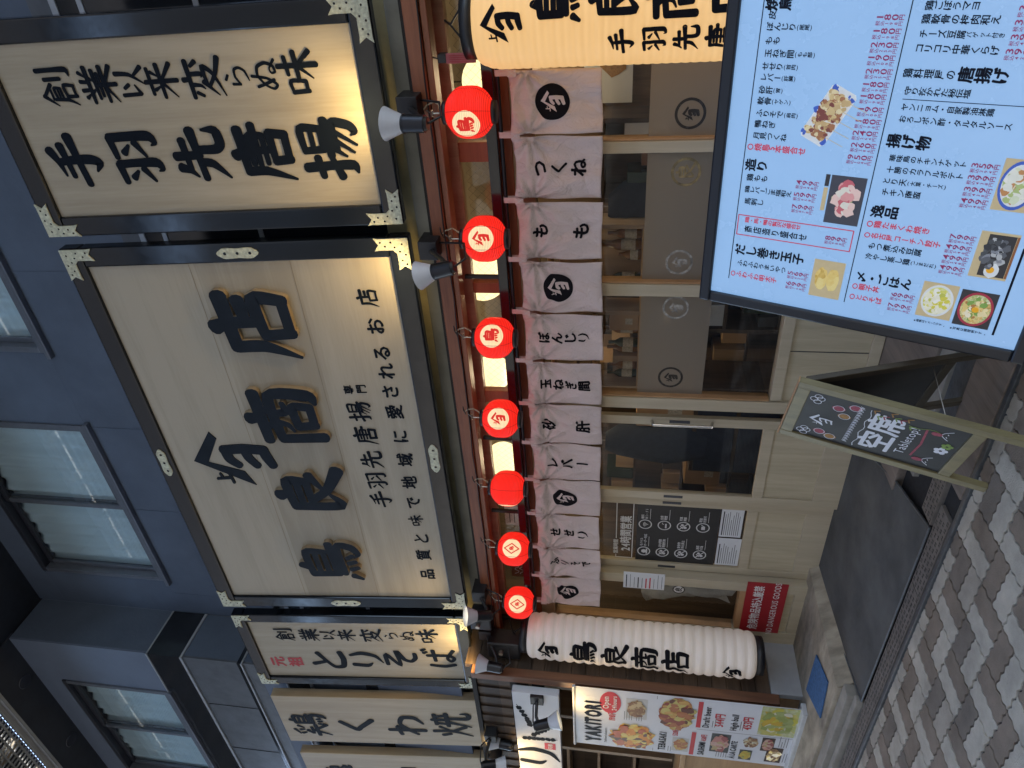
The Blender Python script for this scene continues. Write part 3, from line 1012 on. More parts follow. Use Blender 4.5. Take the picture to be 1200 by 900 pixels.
# vertical tile joints on the projecting wall
p = MB()
for x in (-7.0, -7.9, -8.8):
    ubox(p, x - 0.004, x + 0.004, -0.3235, -0.32, 5.35, 5.94, M['tile_black'])
p.build('tile_joint', ub)
p = MB()
ubox(p, -12, 8, -0.70, 0.5, 8.02, 8.2, M['soffit'])
ubox(p, -12, WX, -0.70, -0.25, 7.972, 8.02, M['soffit'])
ubox(p, WX, 8, -0.70, 0.2, 7.999, 8.02, M['soffit'])
p.build('soffit', ub)
for k, (x, y) in enumerate(((-6.75, -0.45), (-7.95, -0.45), (-5.6, -0.42), (-4.3, -0.40))):
    q = MB()
    q.cone((x, oy(y), oz(7.965 if x < WX else 7.992)), (x, oy(y), oz(7.98 if x < WX else 8.0)), 0.075, 0.085, M['aludark'], 20)
    q.build('downlight', ub)
p = MB()
ubox(p, -12, 8, -0.735, -0.702, 7.965, 8.06, M['trim'])
ubox(p, -12, 8, -0.748, -0.737, 7.95, 7.99, M['stripe'])
ubox(p, -12, 8, -0.80, -0.75, 7.98, 8.03, M['grating'])
p.build('eave_trim', ub, 0.004)
p = MB()
for k in range(34):
    ubox(p, -12, 8, -0.86 - k * 0.085, -0.85 - k * 0.085, 8.0, 8.03, M['grating'])
for k in range(110):
    x = -12 + k * 0.06
    ubox(p, x, x + 0.005, -3.8, -0.80, 8.005, 8.025, M['grating'])
p.build('grating', ub)
p = MB()
for k in range(14):
    x = -11.7 + k * 0.62
    ubox(p, x, x + 0.055, -3.8, -0.80, 8.06, 8.16, M['joist'])
p.build('joist', ub)
p = MB()
ubox(p, -14, 8, -3.8, -0.7, 8.24, 8.34, M['soffit'])
ubox(p, -14, 8, -3.9, -3.8, 8.0, 8.4, M['trim'])
p.build('roof_deck', ub)


def window(x0, x1, z0, z1, yw, xm, vis=True):
    f = MB()
    w = 0.05
    ya, yb = yw - 0.018, yw + 0.10
    # outer reveal frame
    ubox(f, x0, x1, ya, yb, z0 - 0.02, z0 + w, M['alu'])
    ubox(f, x0, x1, ya, yb, z1 - w, z1, M['aludark'])
    ubox(f, x0, x0 + w, ya, yb, z0 + w, z1 - w, M['alu'])
    ubox(f, x1 - w, x1, ya, yb, z0 + w, z1 - w, M['alu'])
    fo = f.build('window', ub, 0.004)
    s = MB()
    for a, b, yy in ((x0 + w, xm + 0.03, yw + 0.055), (xm - 0.03, x1 - w, yw + 0.02)):
        for q in ((a, b, z0 + w + 0.002, z0 + w + 0.06), (a, b, z1 - w - 0.05, z1 - w - 0.002), (a, a + 0.045, z0 + w + 0.06, z1 - w - 0.05), (b - 0.045, b, z0 + w + 0.06, z1 - w - 0.05)):
            ubox(s, q[0], q[1], yy, yy + 0.03, q[2], q[3], M['aludark'] if q[2] > z1 - 0.3 else M['alu'])
    s.build('sash', fo, 0.003)
    g = MB()
    for a, b, yy in ((x0 + w + 0.045, xm - 0.015, yw + 0.07), (xm + 0.015, x1 - w - 0.045, yw + 0.035)):
        g.poly([(a, oy(yy), oz(z0 + 0.1)), (b, oy(yy), oz(z0 + 0.1)), (b, oy(yy), oz(z1 - 0.1)), (a, oy(yy), oz(z1 - 0.1))], M['upglass'])
    g.build('pane', fo)
    c = MB()
    n = int((x1 - x0) / 0.022)
    vs, fs = [], []
    for i in range(n + 1):
        x = x0 + 0.06 + (x1 - x0 - 0.12) * i / n
        y = yw + 0.115 + 0.02 * math.sin(i * 0.85) + 0.012 * math.sin(i * 0.31 + x)
        vs += [(x, oy(y), oz(z0 + 0.09)), (x, oy(y), oz(z1 - 0.06))]
    fs = [(2 * i, 2 * i + 2, 2 * i + 3, 2 * i + 1) for i in range(n)]
    c.add(vs, fs, M['curtain'], True)
    c.build('curtain', fo)
    d = MB()
    ubox(d, x0 + 0.01, x1 - 0.01, yw + 0.26, yw + 0.27, z0, z1, M['aludark'])
    d.build('back', fo)
    sl_ = MB()
    ubox(sl_, x0 - 0.04, x1 + 0.04, yw - 0.05, yw - 0.002, z0 - 0.06, z0 - 0.022, M['alu'])
    sl_.build('sill', fo, 0.004)


window(-5.645, -3.60, 6.25, 7.68, 0.2, -4.63)
window(-2.84, -0.75, 6.25, 7.68, 0.2, -1.80)
window(-8.80, -6.86, 6.36, 7.66, -0.32, -7.82)

# ================================================================ shopfront (lower building)
sf = thing('shopfront', 'traditional wooden restaurant shopfront with beam, transom and glazed bays', 'building', (-2.9, 0, 0))
OX = 2.9


def sbox(p, x0, x1, y0, y1, z0, z1, m):
    p.box(x0 + OX, x1 + OX, y0, y1, z0, z1, m)


p = MB()
sbox(p, -14, 6, -0.115, 0.45, 2.866, 3.06, M['olive'])  # olive tone paints the spotlights' warm spill on the grey fascia
p.build('fascia', sf, 0.006)
p = MB()
sbox(p, -14, 6, -0.15, 0.30, 2.742, 2.862, M['concrete'])
p.build('fascia_ledge', sf, 0.008)
p = MB()
sbox(p, -5.60, 3, -0.30, -0.18, 2.642, 2.724, M['beam'])
p.build('beam', sf, 0.006)
p = MB()
sbox(p, -5.60, 3, -0.29, -0.19, 2.603, 2.637, M['beam'])
p.build('lower_beam', sf, 0.004)
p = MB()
sbox(p, -5.6, 3, -0.178, 0.1, 2.665, 2.74, M['beamdark'])  # near-black boxes paint in the shade over and behind the beam
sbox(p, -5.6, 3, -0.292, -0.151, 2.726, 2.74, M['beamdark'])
p.build('painted_gap_shade', sf)
p = MB()
sbox(p, -5.40, 3, -0.035, 0.035, 2.585, 2.66, M['tanwood'])
p.build('transom_head', sf, 0.004)
p = MB()
sbox(p, -5.40, 3, -0.04, 0.04, 2.27, 2.345, M['redwood'])
p.build('transom_sill', sf, 0.004)
for a, b in ((-1.278, -1.166), (-2.124, -2.05), (-2.999, -2.90), (-0.25, -0.18), (-3.86, -3.80), (-4.72, -4.64), (-5.40, -5.34)):
    p = MB()
    sbox(p, a, b, -0.03, 0.03, 2.345, 2.585, M['redwood'])
    p.build('transom_mullion', sf, 0.004)
bounds = [-5.34, -4.72, -4.64, -3.86, -3.80, -2.999, -2.90, -2.124, -2.05, -1.278, -1.166, -0.25]
for i in range(0, len(bounds), 2):
    g = MB()
    g.poly([(bounds[i] + OX, 0.0, 2.345), (bounds[i + 1] + OX, 0.0, 2.345), (bounds[i + 1] + OX, 0.0, 2.585), (bounds[i] + OX, 0.0, 2.585)], M['glass'])
    # wired glass: fine diagonal wires inside
    a, b = bounds[i] + OX, bounds[i + 1] + OX
    n = int((b - a) / 0.05)
    for k in range(-5, n + 1):
        for s_ in (1, -1):
            x0, x1 = a + k * 0.05, a + k * 0.05 + 0.2
            za, zb = (2.345, 2.56) if s_ == 1 else (2.56, 2.345)
            xa, xb = max(x0, a), min(x1, b)
            if xb - xa < 0.01:
                continue
            f = lambda x: za + (zb - za) * (x - x0) / (x1 - x0)
            g.poly([(xa, 0.006, f(xa)), (xb, 0.006, f(xb)), (xb, 0.006, f(xb) + 0.0014), (xa, 0.006, f(xa) + 0.0014)], M['aludark'])
    g.build('transom_pane', sf)
# lacquered rail with iron hangers
p = MB()
sbox(p, -5.50, 3, -0.18, -0.10, 2.325, 2.385, M['lacquer'])
p.build('lacquer_rail', sf, 0.004)
for x in (-3.236, -3.97, -1.95, -0.4, -5.3):
    q = MB()
    sbox(q, x - 0.011, x + 0.011, -0.15, -0.128, 2.386, 2.60, M['blackmetal'])
    q.build('rail_hanger', sf)
# door head and posts
p = MB()
sbox(p, -5.46, 3, -0.05, 0.06, 2.15, 2.268, M['tanwood'])
p.build('door_head', sf, 0.004)
for a, b in ((-2.983, -2.893), (-2.117, -2.036), (-1.236, -1.172), (-0.20, -0.12)):
    q = MB()
    sbox(q, a, b, -0.055, 0.05, 0.05, 2.148, M['greyframe'])
    sbox(q, b + 0.001, b + 0.012, -0.045, 0.04, 0.66, 2.148, M['edgewood'])
    q.build('post', sf, 0.003)
q = MB()
sbox(q, -4.80, -4.70, -0.055, 0.05, 0.06, 2.148, M['greyframe'])
sbox(q, -5.455, -5.30, -0.055, 0.05, 0.10, 2.148, M['greyframe'])
sbox(q, -5.298, -5.286, -0.045, 0.04, 0.64, 2.148, M['edgewood'])
q.build('post', sf, 0.003)
# fixed bays: rails and lower panels
for a, b in ((-2.892, -2.118), (-2.035, -1.237), (-1.171, -0.201)):
    q = MB()
    sbox(q, a + 0.012, b, -0.05, 0.04, 0.585, 0.655, M['greyframe'])
    q.build('bay_rail', sf, 0.003)
    q = MB()
    sbox(q, a, b, -0.045, 0.03, 0.05, 0.115, M['greyframe'])
    q.build('base_rail', sf, 0.003)
    q = MB()
    sbox(q, a, b, -0.028, 0.02, 0.116, 0.584, M['greywood'])
    sbox(q, (a + b) / 2 - 0.003, (a + b) / 2 + 0.003, -0.0295, -0.02, 0.116, 0.584, M['aludark'])
    q.build('lower_panel', sf)
    q = MB()
    q.poly([(a + OX, 0, 0.655), (b + OX, 0, 0.655), (b + OX, 0, 2.148), (a + OX, 0, 2.148)], M['glass'])
    q.build('pane', sf)
q = MB()
sbox(q, -5.285, -4.801, -0.05, 0.04, 0.575, 0.625, M['edgewood'])
q.build('bay_rail', sf, 0.003)
q = MB()
sbox(q, -5.299, -4.801, -0.048, 0.03, 0.10, 0.20, M['greyframe'])
q.build('base_rail', sf, 0.003)
q = MB()
sbox(q, -5.299, -4.801, -0.028, 0.02, 0.201, 0.574, M['greywood'])
q.build('lower_panel', sf)
q = MB()
q.poly([(-5.287 + OX, 0, 0.626), (-4.801 + OX, 0, 0.626), (-4.801 + OX, 0, 2.148), (-5.287 + OX, 0, 2.148)], M['glass'])
q.build('pane', sf)
# frosted film bands with round crests, painted in the room's dark and lit tones
FZ0, FZ1 = 1.09, 1.52


def emblem(q, x, z, r, kind, mt, d=0.004):
    mf = lambda a, b, c: (a + OX, -c, b)
    q.ring((x, z), r * 0.82, r, mt, mf, d)
    if kind == 'logo':
        emit_glyph(q, 'logo', x, z, r * 1.05, mf, d, mt, 1.5)
    elif kind == 'good':
        emit_glyph(q, '良', x, z, r * 1.2, mf, d, mt, 1.1)


M['clear'] = mat('dark_crest_and_print', (0.035, 0.028, 0.022), 0.25, noise=0.6, nscale=22)  # opaque tone standing for the dim room seen through; also sticker print
M['crestgold'] = mat('painted_lit_crest', (0.48, 0.36, 0.17), 0.25, noise=0.8, nscale=26)
M['crestpale'] = mat('painted_pale_crest', (0.48, 0.45, 0.40), 0.25, noise=0.7, nscale=24)
for a, b, z0, ems in ((-2.892, -2.118, FZ0, ((-2.75, 'logo', 'clear'), (-2.22, 'logo', 'crestpale'))), (-2.035, -1.237, 0.95, ((-1.91, 'logo', 'crestpale'), (-1.36, 'good', 'crestgold'))),
                      (-1.171, -0.201, 0.9, ((-1.045, 'logo', 'clear'), (-0.45, 'good', 'crestgold')))):
    q = MB()
    q.poly([(a + OX + 0.002, -0.003, z0), (b + OX - 0.002, -0.003, z0), (b + OX - 0.002, -0.003, FZ1), (a + OX + 0.002, -0.003, FZ1)], M['film'])
    fo = q.build('frosted_film', sf)
    for x, k, mm in ems:
        q = MB()
        emblem(q, x, 1.305, 0.082, k, M[mm])
        q.build('crest', fo)
# return wall of dark siding at the left, post, pale base block
p = MB()
for k in range(22):
    z = 0.36 + k * 0.115
    sbox(p, -5.50, -5.455 + (0.004 if k % 2 else 0), -0.53, -0.056, z + 0.002, z + 0.113, M['darkboard'])
p.build('siding', sf)
p = MB()
sbox(p, -5.50, -5.44, -0.53, -0.02, 0.10, 0.358, M['block'])
p.build('base_block', sf, 0.006)
p = MB()
sbox(p, -5.52, -5.44, -0.62, -0.532, 0.30, 2.82, M['postwood'])
p.build('corner_post', sf, 0.006)
p = MB()
sbox(p, -14, -9.5, -0.50, 0.55, 0.10, 2.79, M['darkboard'])
sbox(p, -9.5, -5.52, 0.40, 0.49, 0.10, 1.30, M['roomwood'])
p.build('side_wall', sf)
p = MB()
sbox(p, -9.5, -5.521, -0.56, -0.50, 2.50, 2.79, M['darkwood'])
sbox(p, -9.5, -5.521, -0.57, -0.47, 2.44, 2.50, M['beamdark'])
sbox(p, -9.5, -5.521, -0.60, -0.16, 2.792, 2.832, M['beamdark'])
for k in range(26):
    x = -9.4 + k * 0.15
    sbox(p, x, x + 0.09, -0.575, -0.561, 2.50, 2.79, M['darkwood'])
p.build('slatted_fascia', sf)
# open counter bay further left
p = MB()
sbox(p, -9.5, -5.56, -0.50, -0.42, 0.10, 0.95, M['counter'])
sbox(p, -9.5, -5.54, -0.56, -0.20, 0.95, 1.0, M['counter'])
p.build('counter', sf, 0.004)
p = MB()
sbox(p, -9.5, -5.52, 0.5, 0.55, 0.1, 3.0, M['darkwood'])
sbox(p, -9.5, -5.52, -0.15, 0.5, 2.80, 2.83, M['darkwood'])
sbox(p, -5.52, -5.46, -0.05, 0.55, 0.1, 3.0, M['darkwood'])
for z in (1.35, 1.75, 2.1):
    sbox(p, -9.5, -5.55, 0.2, 0.49, z, z + 0.03, M['tanwood'])
for x in (-6.4, -6.9, -7.5):
    sbox(p, x, x + 0.05, -0.1, 0.48, 1.0, 2.44, M['tanwood'])
p.build('shelving', sf)
# room behind the glass
p = MB()
sbox(p, -5.44, 3.5, 2.6, 2.7, 0.05, 3.0, M['roomwood'])
sbox(p, 3.4, 3.5, 0.1, 2.6, 0.05, 3.0, M['roomwood'])
sbox(p, -5.44, -5.36, 0.05, 2.6, 0.05, 3.0, M['roomwood'])
p.build('room_wall', sf)
p = MB()
sbox(p, -5.36, 3.4, 0.1, 2.6, 2.9, 2.95, M['roomceil'])
p.build('room_ceiling', sf)
p = MB()
sbox(p, -5.36, 3.4, 0.06, 2.6, 0.02, 0.05, M['roomfloor'])
p.build('room_floor', sf)
p = MB()
sbox(p, -1.95, 0.6, 0.75, 0.80, 0.05, 2.3, M['roomwood'])
sbox(p, -3.45, -2.45, 1.5, 1.55, 0.05, 2.2, M['roomwood'])
p.build('partition', sf)


# ---- sliding doors
def sliding_door(x0, x1, y, label):
    t = thing('sliding_door', label, 'door', ((x0 + x1) / 2, y, 0.05), group='sliding doors of the entrance')
    w = (x1 - x0) / 2
    f = MB()
    s = 0.072
    f.box(-w, -w + s, -0.02, 0.02, 0, 2.09, M['greyframe'])
    f.box(w - s, w, -0.02, 0.02, 0, 2.09, M['greyframe'])
    f.box(-w + s, w - s, -0.019, 0.019, 0.53, 0.605, M['greyframe'])
    f.box(-w + s, w - s, -0.019, 0.019, 0.0, 0.185, M['greyframe'])
    f.box(-w + s, w - s, -0.019, 0.019, 2.0, 2.09, M['greyframe'])
    f.build('frame', t, 0.003)
    q = MB()
    q.box(-w + s, w - s, -0.008, 0.01, 0.186, 0.529, M['greywood'])
    q.build('panel', t)
    q = MB()
    q.poly([(-w + s, 0, 0.605), (w - s, 0, 0.605), (w - s, 0, 2.0), (-w + s, 0, 2.0)], M['glass'])
    q.build('pane', t)
    for sx in (-1, 1):
        q = MB()
        q.box(sx * (w - s / 2) - 0.012, sx * (w - s / 2) + 0.012, -0.023, -0.019, 1.1, 1.24, M['latch'])
        q.build('finger_pull', t, 0.003)
    return t, w


d1, w1 = sliding_door(-3.86, -3.075, -0.002, 'right sliding wooden door leaf with steel bar handle')
h = MB()
h.tube([(w1 - 0.036, -0.02, 1.36), (w1 - 0.036, -0.065, 1.35), (w1 - 0.036, -0.065, 0.96), (w1 - 0.036, -0.02, 0.95)], 0.011, M['steel'], 12)
h.build('handle', d1)
d2, w2 = sliding_door(-4.695, -3.90, 0.045, 'left sliding wooden door leaf with black notice sticker')
nt_ = MB()
mf = lambda x, z, d: (x, -d - 0.003, z)
X0, X1 = -w2 + 0.075, w2 - 0.075
nt_.rect(X0, X1, 0.80, 1.425, M['black'], mf, 0.0)
no = nt_.build('notice_film', d2)
q = MB()
emit_text(q, '24時間営業', X0 + 0.10, 1.475, 0.095, mf, 0.003, M['sticker'], bold=0.03, sx=0.82)
q.line([(X0 + 0.02, 1.455), (X1, 1.455)], 0.007, M['sticker'], mf, 0.003)
q.line([(X0 + 0.02, 1.455), (X0 + 0.02, 1.585), (X0 + 0.05, 1.585)], 0.007, M['sticker'], mf, 0.0032)
q.line([(X0 + 0.24, 1.585), (X1, 1.585)], 0.007, M['sticker'], mf, 0.003)
emit_text(q, '営業時間', X0 + 0.06, 1.572, 0.042, mf, 0.0035, M['sticker'], bold=0.03)
for r in range(4):
    for c in range(2):
        cx, cz = X0 + 0.11 + c * 0.31, 1.36 - r * 0.148
        R = 0.052
        q.ring((cx, cz), R * 0.84, R, M['sticker'], mf, 0.003, 28)
        k = r * 2 + c
        if k == 1:
            for rr in (0.012, 0.022, 0.032):
                pts = [(cx + rr * math.cos(a), cz - 0.018 + rr * math.sin(a)) for a in [PI * (0.25 + 0.5 * i / 6) for i in range(7)]]
                q.line(pts, 0.006, M['sticker'], mf, 0.003)
            q.disc((cx, cz - 0.018), 0.005, M['sticker'], mf, 0.003, 10)
        elif k == 3:
            q.rect(cx - 0.03, cx + 0.018, cz - 0.018, cz - 0.006, M['sticker'], mf, 0.003)
            q.line([(cx + 0.01, cz + 0.004), (cx + 0.016, cz + 0.016), (cx + 0.028, cz + 0.014)], 0.005, M['sticker'], mf, 0.003)
        elif k == 0:
            q.disc((cx, cz), 0.022, M['sticker'], mf, 0.003, 6)
            q.rect(cx - 0.03, cx + 0.03, cz - 0.028, cz - 0.016, M['sticker'], mf, 0.003)
        elif k == 7:
            q.rect(cx - 0.022, cx + 0.012, cz - 0.016, cz + 0.012, M['sticker'], mf, 0.003)
            q.line([(cx + 0.012, cz - 0.01), (cx + 0.028, cz + 0.012)], 0.007, M['sticker'], mf, 0.003)
        else:
            q.line([(cx - 0.03, cz + 0.03), (cx + 0.03, cz - 0.03)], 0.008, M['sticker'], mf, 0.003)
            q.disc((cx - 0.012, cz - 0.012), 0.014, M['sticker'], mf, 0.003, 7)
            q.disc((cx + 0.016, cz + 0.010), 0.013, M['sticker'], mf, 0.0032, 6)
            q.line([(cx - 0.022, cz + 0.004), (cx + 0.004, cz + 0.026)], 0.008, M['sticker'], mf, 0.0034)
        words = ('モバイル\nオーダー対応', '無料\nＷｉ−Ｆｉ', '店内撮影\n喫煙所無', '全席\n喫煙', '飲食物\n持込禁止', '写真\n撮影', '迷惑\n行為', '現金\n利用可')[k].split('\n')
        for i, s_ in enumerate(words):
            emit_text(q, s_, cx + R + 0.008, cz + 0.012 - i * 0.03, 0.026, mf, 0.003, M['sticker'], bold=0.02, sx=0.9)
        q.line([(cx + R + 0.008, cz - 0.036), (cx + R + 0.12, cz - 0.036)], 0.003, M['sticker'], mf, 0.003)
q.build('lettering', no)
for (a, b, z0, z1) in ((0.015, X1, 0.625, 0.79), (X0 + 0.01, 0.0, 0.61, 0.79)):
    q = MB()
    q.rect(a, b, z0, z1, M['paper'], mf, 0.002)
    random.seed(int(a * 1000) + 5)
    for i in range(9):
        zz = z1 - 0.02 - i * (z1 - z0 - 0.03) / 9
        q.line([(a + 0.02, zz), (a + 0.02 + (b - a - 0.04) * random.uniform(0.5, 1), zz)], 0.0035 if i else 0.008, M['menuink'], mf, 0.003)
    q.build('paper_notice', d2)
# paper and round sticker on the left fixed window, red board
q = MB()
mf0 = lambda x, z, d: (x, -0.006 - d, z)
q.rect(-4.862, -4.664 + 0.0, 1.23, 1.565, M['paper'], lambda x, z, d: (x, -0.058 - d, z), 0)
M_ = lambda x, z, d: (x, -0.058 - d, z)
for i, (w_, mm) in enumerate(((0.008, 'menuink'), (0.003, 'menuink'), (0.003, 'menuink'), (0.008, 'menuink'), (0.004, 'menuink'), (0.01, 'redbadge'), (0.01, 'redbadge'), (0.003, 'menuink'), (0.003, 'menuink'), (0.003, 'menuink'))):
    zz = 1.54 - i * 0.032
    q.line([(-4.85, zz), (-4.68 - random.uniform(0, 0.06), zz)], w_, M[mm], M_, 0.001)
tag(q.build('paper_notice'), 'white printed notice paper taped to the left window post', 'notice')
q = MB()
q.disc((-4.90, 1.105), 0.05, M['sticker'], mf0, 0.0)
q.ring((-4.90, 1.105), 0.042, 0.05, M['clear'], mf0, 0.001)
emit_glyph(q, '良', -4.90, 1.105, 0.06, mf0, 0.0015, M['clear'])
tag(q.build('window_sticker'), 'small round crest sticker on the left window glass', 'sticker')
t = thing('warning_board', 'red board with white prohibition text on the left lower panel', 'sign', (-4.985, -0.054, 0.42))
q = MB()
q.box(-0.31, 0.31, -0.008, 0, -0.155, 0.16, M['reddark'])
q.build('board', t, 0.002)
q = MB()
emit_text(q, '危険物品持込厳禁', 0, 0.03, 0.088, flat, 0.0095, M['white'], bold=0.02, sx=0.78, align='c')
q.build('lettering', t)
q = MB()
emit_text(q, 'NO DANGEROUS GOODS', 0, -0.10, 0.068, flat, 0.0095, M['white'], bold=0.006, sx=0.78, align='c')
q.build('lettering', t)

# ---- inside the room
GL = [(-0.973, 0.6, 2.50, 0.17), (-2.33, 0.6, 2.66, 0.17), (-3.18, 0.6, 2.66, 0.15), (-4.085, 0.6, 2.64, 0.15), (-0.1, 1.5, 2.5, 0.15), (-4.75, 1.5, 2.55, 0.14), (-2.9, 1.9, 2.55, 0.14)]
gl_lab = ['glowing globe lamp behind the transom beside the yellow lantern', 'glowing globe lamp behind the transom between second and third red lanterns', 'glowing globe lamp behind the transom between third and fourth red lanterns',
          'glowing globe lamp behind the transom between fourth and fifth red lanterns', 'globe lamp deep in the room at the right', 'globe lamp deep in the room at the far left', 'globe lamp at the back of the room behind the doors']
for (x, y, z, r), lb in zip(GL, gl_lab):
    t = thing('globe_lamp', lb, 'lamp', (x, y, z), group='globe lamps inside the restaurant')
    q = MB()
    q.lathe([(r * math.sin(a), -r * math.cos(a)) for a in [PI * i / 14 for i in range(1, 14)]], M['globe'], 24)
    q.build('globe', t)
    q = MB()
    q.cone((0, 0, r * 0.98), (0, 0, 2.895 - z), 0.006, 0.006, M['black'], 6)
    q.build('cord', t)
    l = bpy.data.lights.new('globe_light', 'POINT')
    l.energy = 7 * EK
    l.color = (1.0, 0.78, 0.48)
    l.shadow_soft_size = 0.1
    lo = bpy.data.objects.new('globe_light', l)
    COL.objects.link(lo)
    lo.parent = t
    lo.location = (0, 0, -r - 0.03)


def chair(x, y, rz, label):
    t = thing('dining_chair', label, 'chair', (x, y, 0.05), (0, 0, rz), 'dining chairs inside')
    q = MB(); q.box(-0.2, 0.2, -0.2, 0.2, 0.42, 0.47, M['navycloth']); q.build('seat', t, 0.01)
    q = MB(); q.box(-0.2, 0.2, 0.17, 0.21, 0.55, 0.95, M['navycloth']); q.build('backrest', t, 0.01)
    for a in (-0.18, 0.18):
        for b in (-0.18, 0.19):
            q = MB(); q.box(a - 0.018, a + 0.018, b - 0.018, b + 0.018, 0, 0.42 if b < 0 else 0.95, M['darkwood']); q.build('leg', t)
    return t


chair(-2.55, 0.75, 0.3, 'dark padded chair inside behind the second window bay')
chair(-1.75, 0.42, -0.4, 'dark padded chair inside behind the window right of centre')
chair(-3.55, 0.95, 0.1, 'dark padded chair inside behind the door glass')


def table(x, y, label):
    t = thing('dining_table', label, 'table', (x, y, 0.05), group='dining tables inside')
    q = MB(); q.box(-0.4, 0.4, -0.3, 0.3, 0.68, 0.72, M['counter']); q.build('tabletop', t, 0.005)
    for a in (-0.34, 0.34):
        for b in (-0.25, 0.25):
            q = MB(); q.box(a - 0.025, a + 0.025, b - 0.025, b + 0.025, 0, 0.68, M['darkwood']); q.build('leg', t)


table(-2.3, 1.15, 'wooden table inside behind the frosted window bays')
table(-4.1, 1.3, 'wooden table inside behind the black door notice')


def crate(x, y, z, w, d, hgt, label, name='storage_box', m='card'):
    t = thing(name, label, 'box', (x, y, z), group='boxes and crates inside')
    q = MB(); q.box(-w / 2, w / 2, -d / 2, d / 2, 0, hgt, M[m]); q.build('carton', t, 0.006)
    q = MB(); q.rect(-w * 0.18, w * 0.12, hgt * 0.2, hgt * 0.45, M['label'], flat, d / 2 + 0.003); q.build('label_sticker', t)
    q = MB(); q.box(-w / 2 - 0.002, w / 2 + 0.002, -0.03, 0.03, hgt - 0.005, hgt + 0.002, M['tanwood']); q.build('tape', t)


def shelf_unit(x, y, w, h_, label, rows=4, m='darkwood'):
    t = thing('storage_rack', label, 'rack', (x, y, 0.05), group='storage racks inside')
    for s_ in (-1, 1):
        q = MB(); q.box(s_ * w / 2 - 0.015, s_ * w / 2 + 0.015, -0.15, 0.15, 0, h_, M[m]); q.build('side_panel', t)
    for k in range(rows):
        z = 0.1 + k * (h_ - 0.12) / (rows - 1)
        q = MB(); q.box(-w / 2 + 0.016, w / 2 - 0.016, -0.15, 0.15, z, z + 0.02, M[m]); q.build('shelf_board', t)
        if k == rows - 1:
            break
        x0 = -w / 2 + 0.03
        while x0 < w / 2 - 0.1:
            bw, bh = random.uniform(0.06, 0.2), random.uniform(0.1, 0.28)
            q = MB()
            q.box(x0, x0 + bw, -0.13, 0.08, z + 0.021, z + 0.021 + bh, M[random.choice(['card', 'navycloth', 'darkwood', 'paper', 'black', 'tanwood', 'brown', 'bottle'])])
            q.build('stored_box', t, 0.004)
            x0 += bw + random.uniform(0.01, 0.08)
    return t


random.seed(33)
shelf_unit(-4.55, 1.35, 0.9, 1.9, 'dark storage rack inside behind the black door notice', 5)
shelf_unit(-3.35, 1.30, 0.95, 2.0, 'dark storage rack inside behind the right door', 5)
shelf_unit(-2.35, 0.72, 0.75, 1.25, 'low storage rack inside behind the middle window bay', 4)
shelf_unit(-1.45, 0.62, 0.5, 1.75, 'tall storage rack inside behind the right window bay', 5)
for x, y, lb in ((-3.78, 0.55, 'dark work jacket hanging inside at the left of the right door'), (-1.75, 0.5, 'dark work jacket hanging inside behind the right window bay')):
    t = thing('hanging_jacket', lb, 'jacket', (x, y, 0.95), group='dark jackets hung inside')
    q = MB()
    vs = []
    for j in range(9):
        z = j * 0.1
        wd = 0.20 - 0.05 * abs(j - 3) / 5 if j < 8 else 0.07
        for i in range(12):
            a_ = 2 * PI * i / 12
            vs.append((wd * math.cos(a_) * (1 + 0.1 * math.sin(3 * a_ + j)), 0.07 * math.sin(a_) * (1 + 0.15 * math.cos(4 * a_ + j)), z))
    q.add(vs, [(j * 12 + i, j * 12 + (i + 1) % 12, (j + 1) * 12 + (i + 1) % 12, (j + 1) * 12 + i) for j in range(8) for i in range(12)], M['navycloth'], True)
    q.build('cloth', t)
    q = MB(); q.tube([(0, 0, 0.8), (0, 0, 1.0), (0, 0.06, 1.04)], 0.005, M['steel'], 6); q.build('hanger_hook', t)
cab = thing('cabinet', 'dark cabinet inside the restaurant behind the right door', 'cabinet', (-3.62, 0.72, 0.05))
q = MB(); q.box(-0.42, 0.42, -0.2, 0.2, 0, 1.02, M['darkwood']); q.build('body', cab, 0.006)
for k in range(3):
    q = MB(); q.box(-0.40, 0.40, -0.214, -0.201, 0.06 + k * 0.32, 0.35 + k * 0.32, M['navycloth']); q.build('drawer', cab, 0.004)
crate(-3.42, 0.68, 1.07, 0.36, 0.3, 0.44, 'brown carton with pale square label on the cabinet behind the right door')
crate(-4.25, 0.9, 0.77, 0.3, 0.3, 0.3, 'brown carton standing on the table behind the black notice')
crate(-2.93, 0.5, 1.36, 0.16, 0.2, 0.34, 'pale tall box seen through the open gap of the doors', m='tanwood')
crate(-2.52, 0.42, 1.527, 0.16, 0.16, 0.2, 'small carton between the bottles on the wooden shelf')
crate(-2.13, 0.42, 1.847, 0.3, 0.17, 0.22, 'carton on the second board of the wooden shelf', m='tanwood')
crate(-2.75, 0.42, 1.847, 0.22, 0.17, 0.16, 'low carton at the left of the second shelf board')
sh = thing('bottle_shelf', 'wooden shelf rack with bottles inside behind the window bays', 'shelf', (-2.45, 0.42, 1.5))
for k, z in enumerate((0.0, 0.32, 0.62)):
    q = MB(); q.box(-0.62, 0.62, -0.1, 0.1, z, z + 0.025, M['counter']); q.build('shelf_board', sh, 0.003)
for x in (-0.63, 0.0, 0.63):
    q = MB(); q.box(x - 0.015, x + 0.015, -0.1, 0.1, -0.1, 0.9, M['tanwood']); q.build('upright', sh, 0.003)
random.seed(11)
ORD = ['first', 'second', 'third', 'fourth', 'fifth', 'sixth', 'seventh', 'eighth', 'ninth', 'tenth', 'eleventh', 'twelfth', 'thirteenth', 'fourteenth']
NB = 0
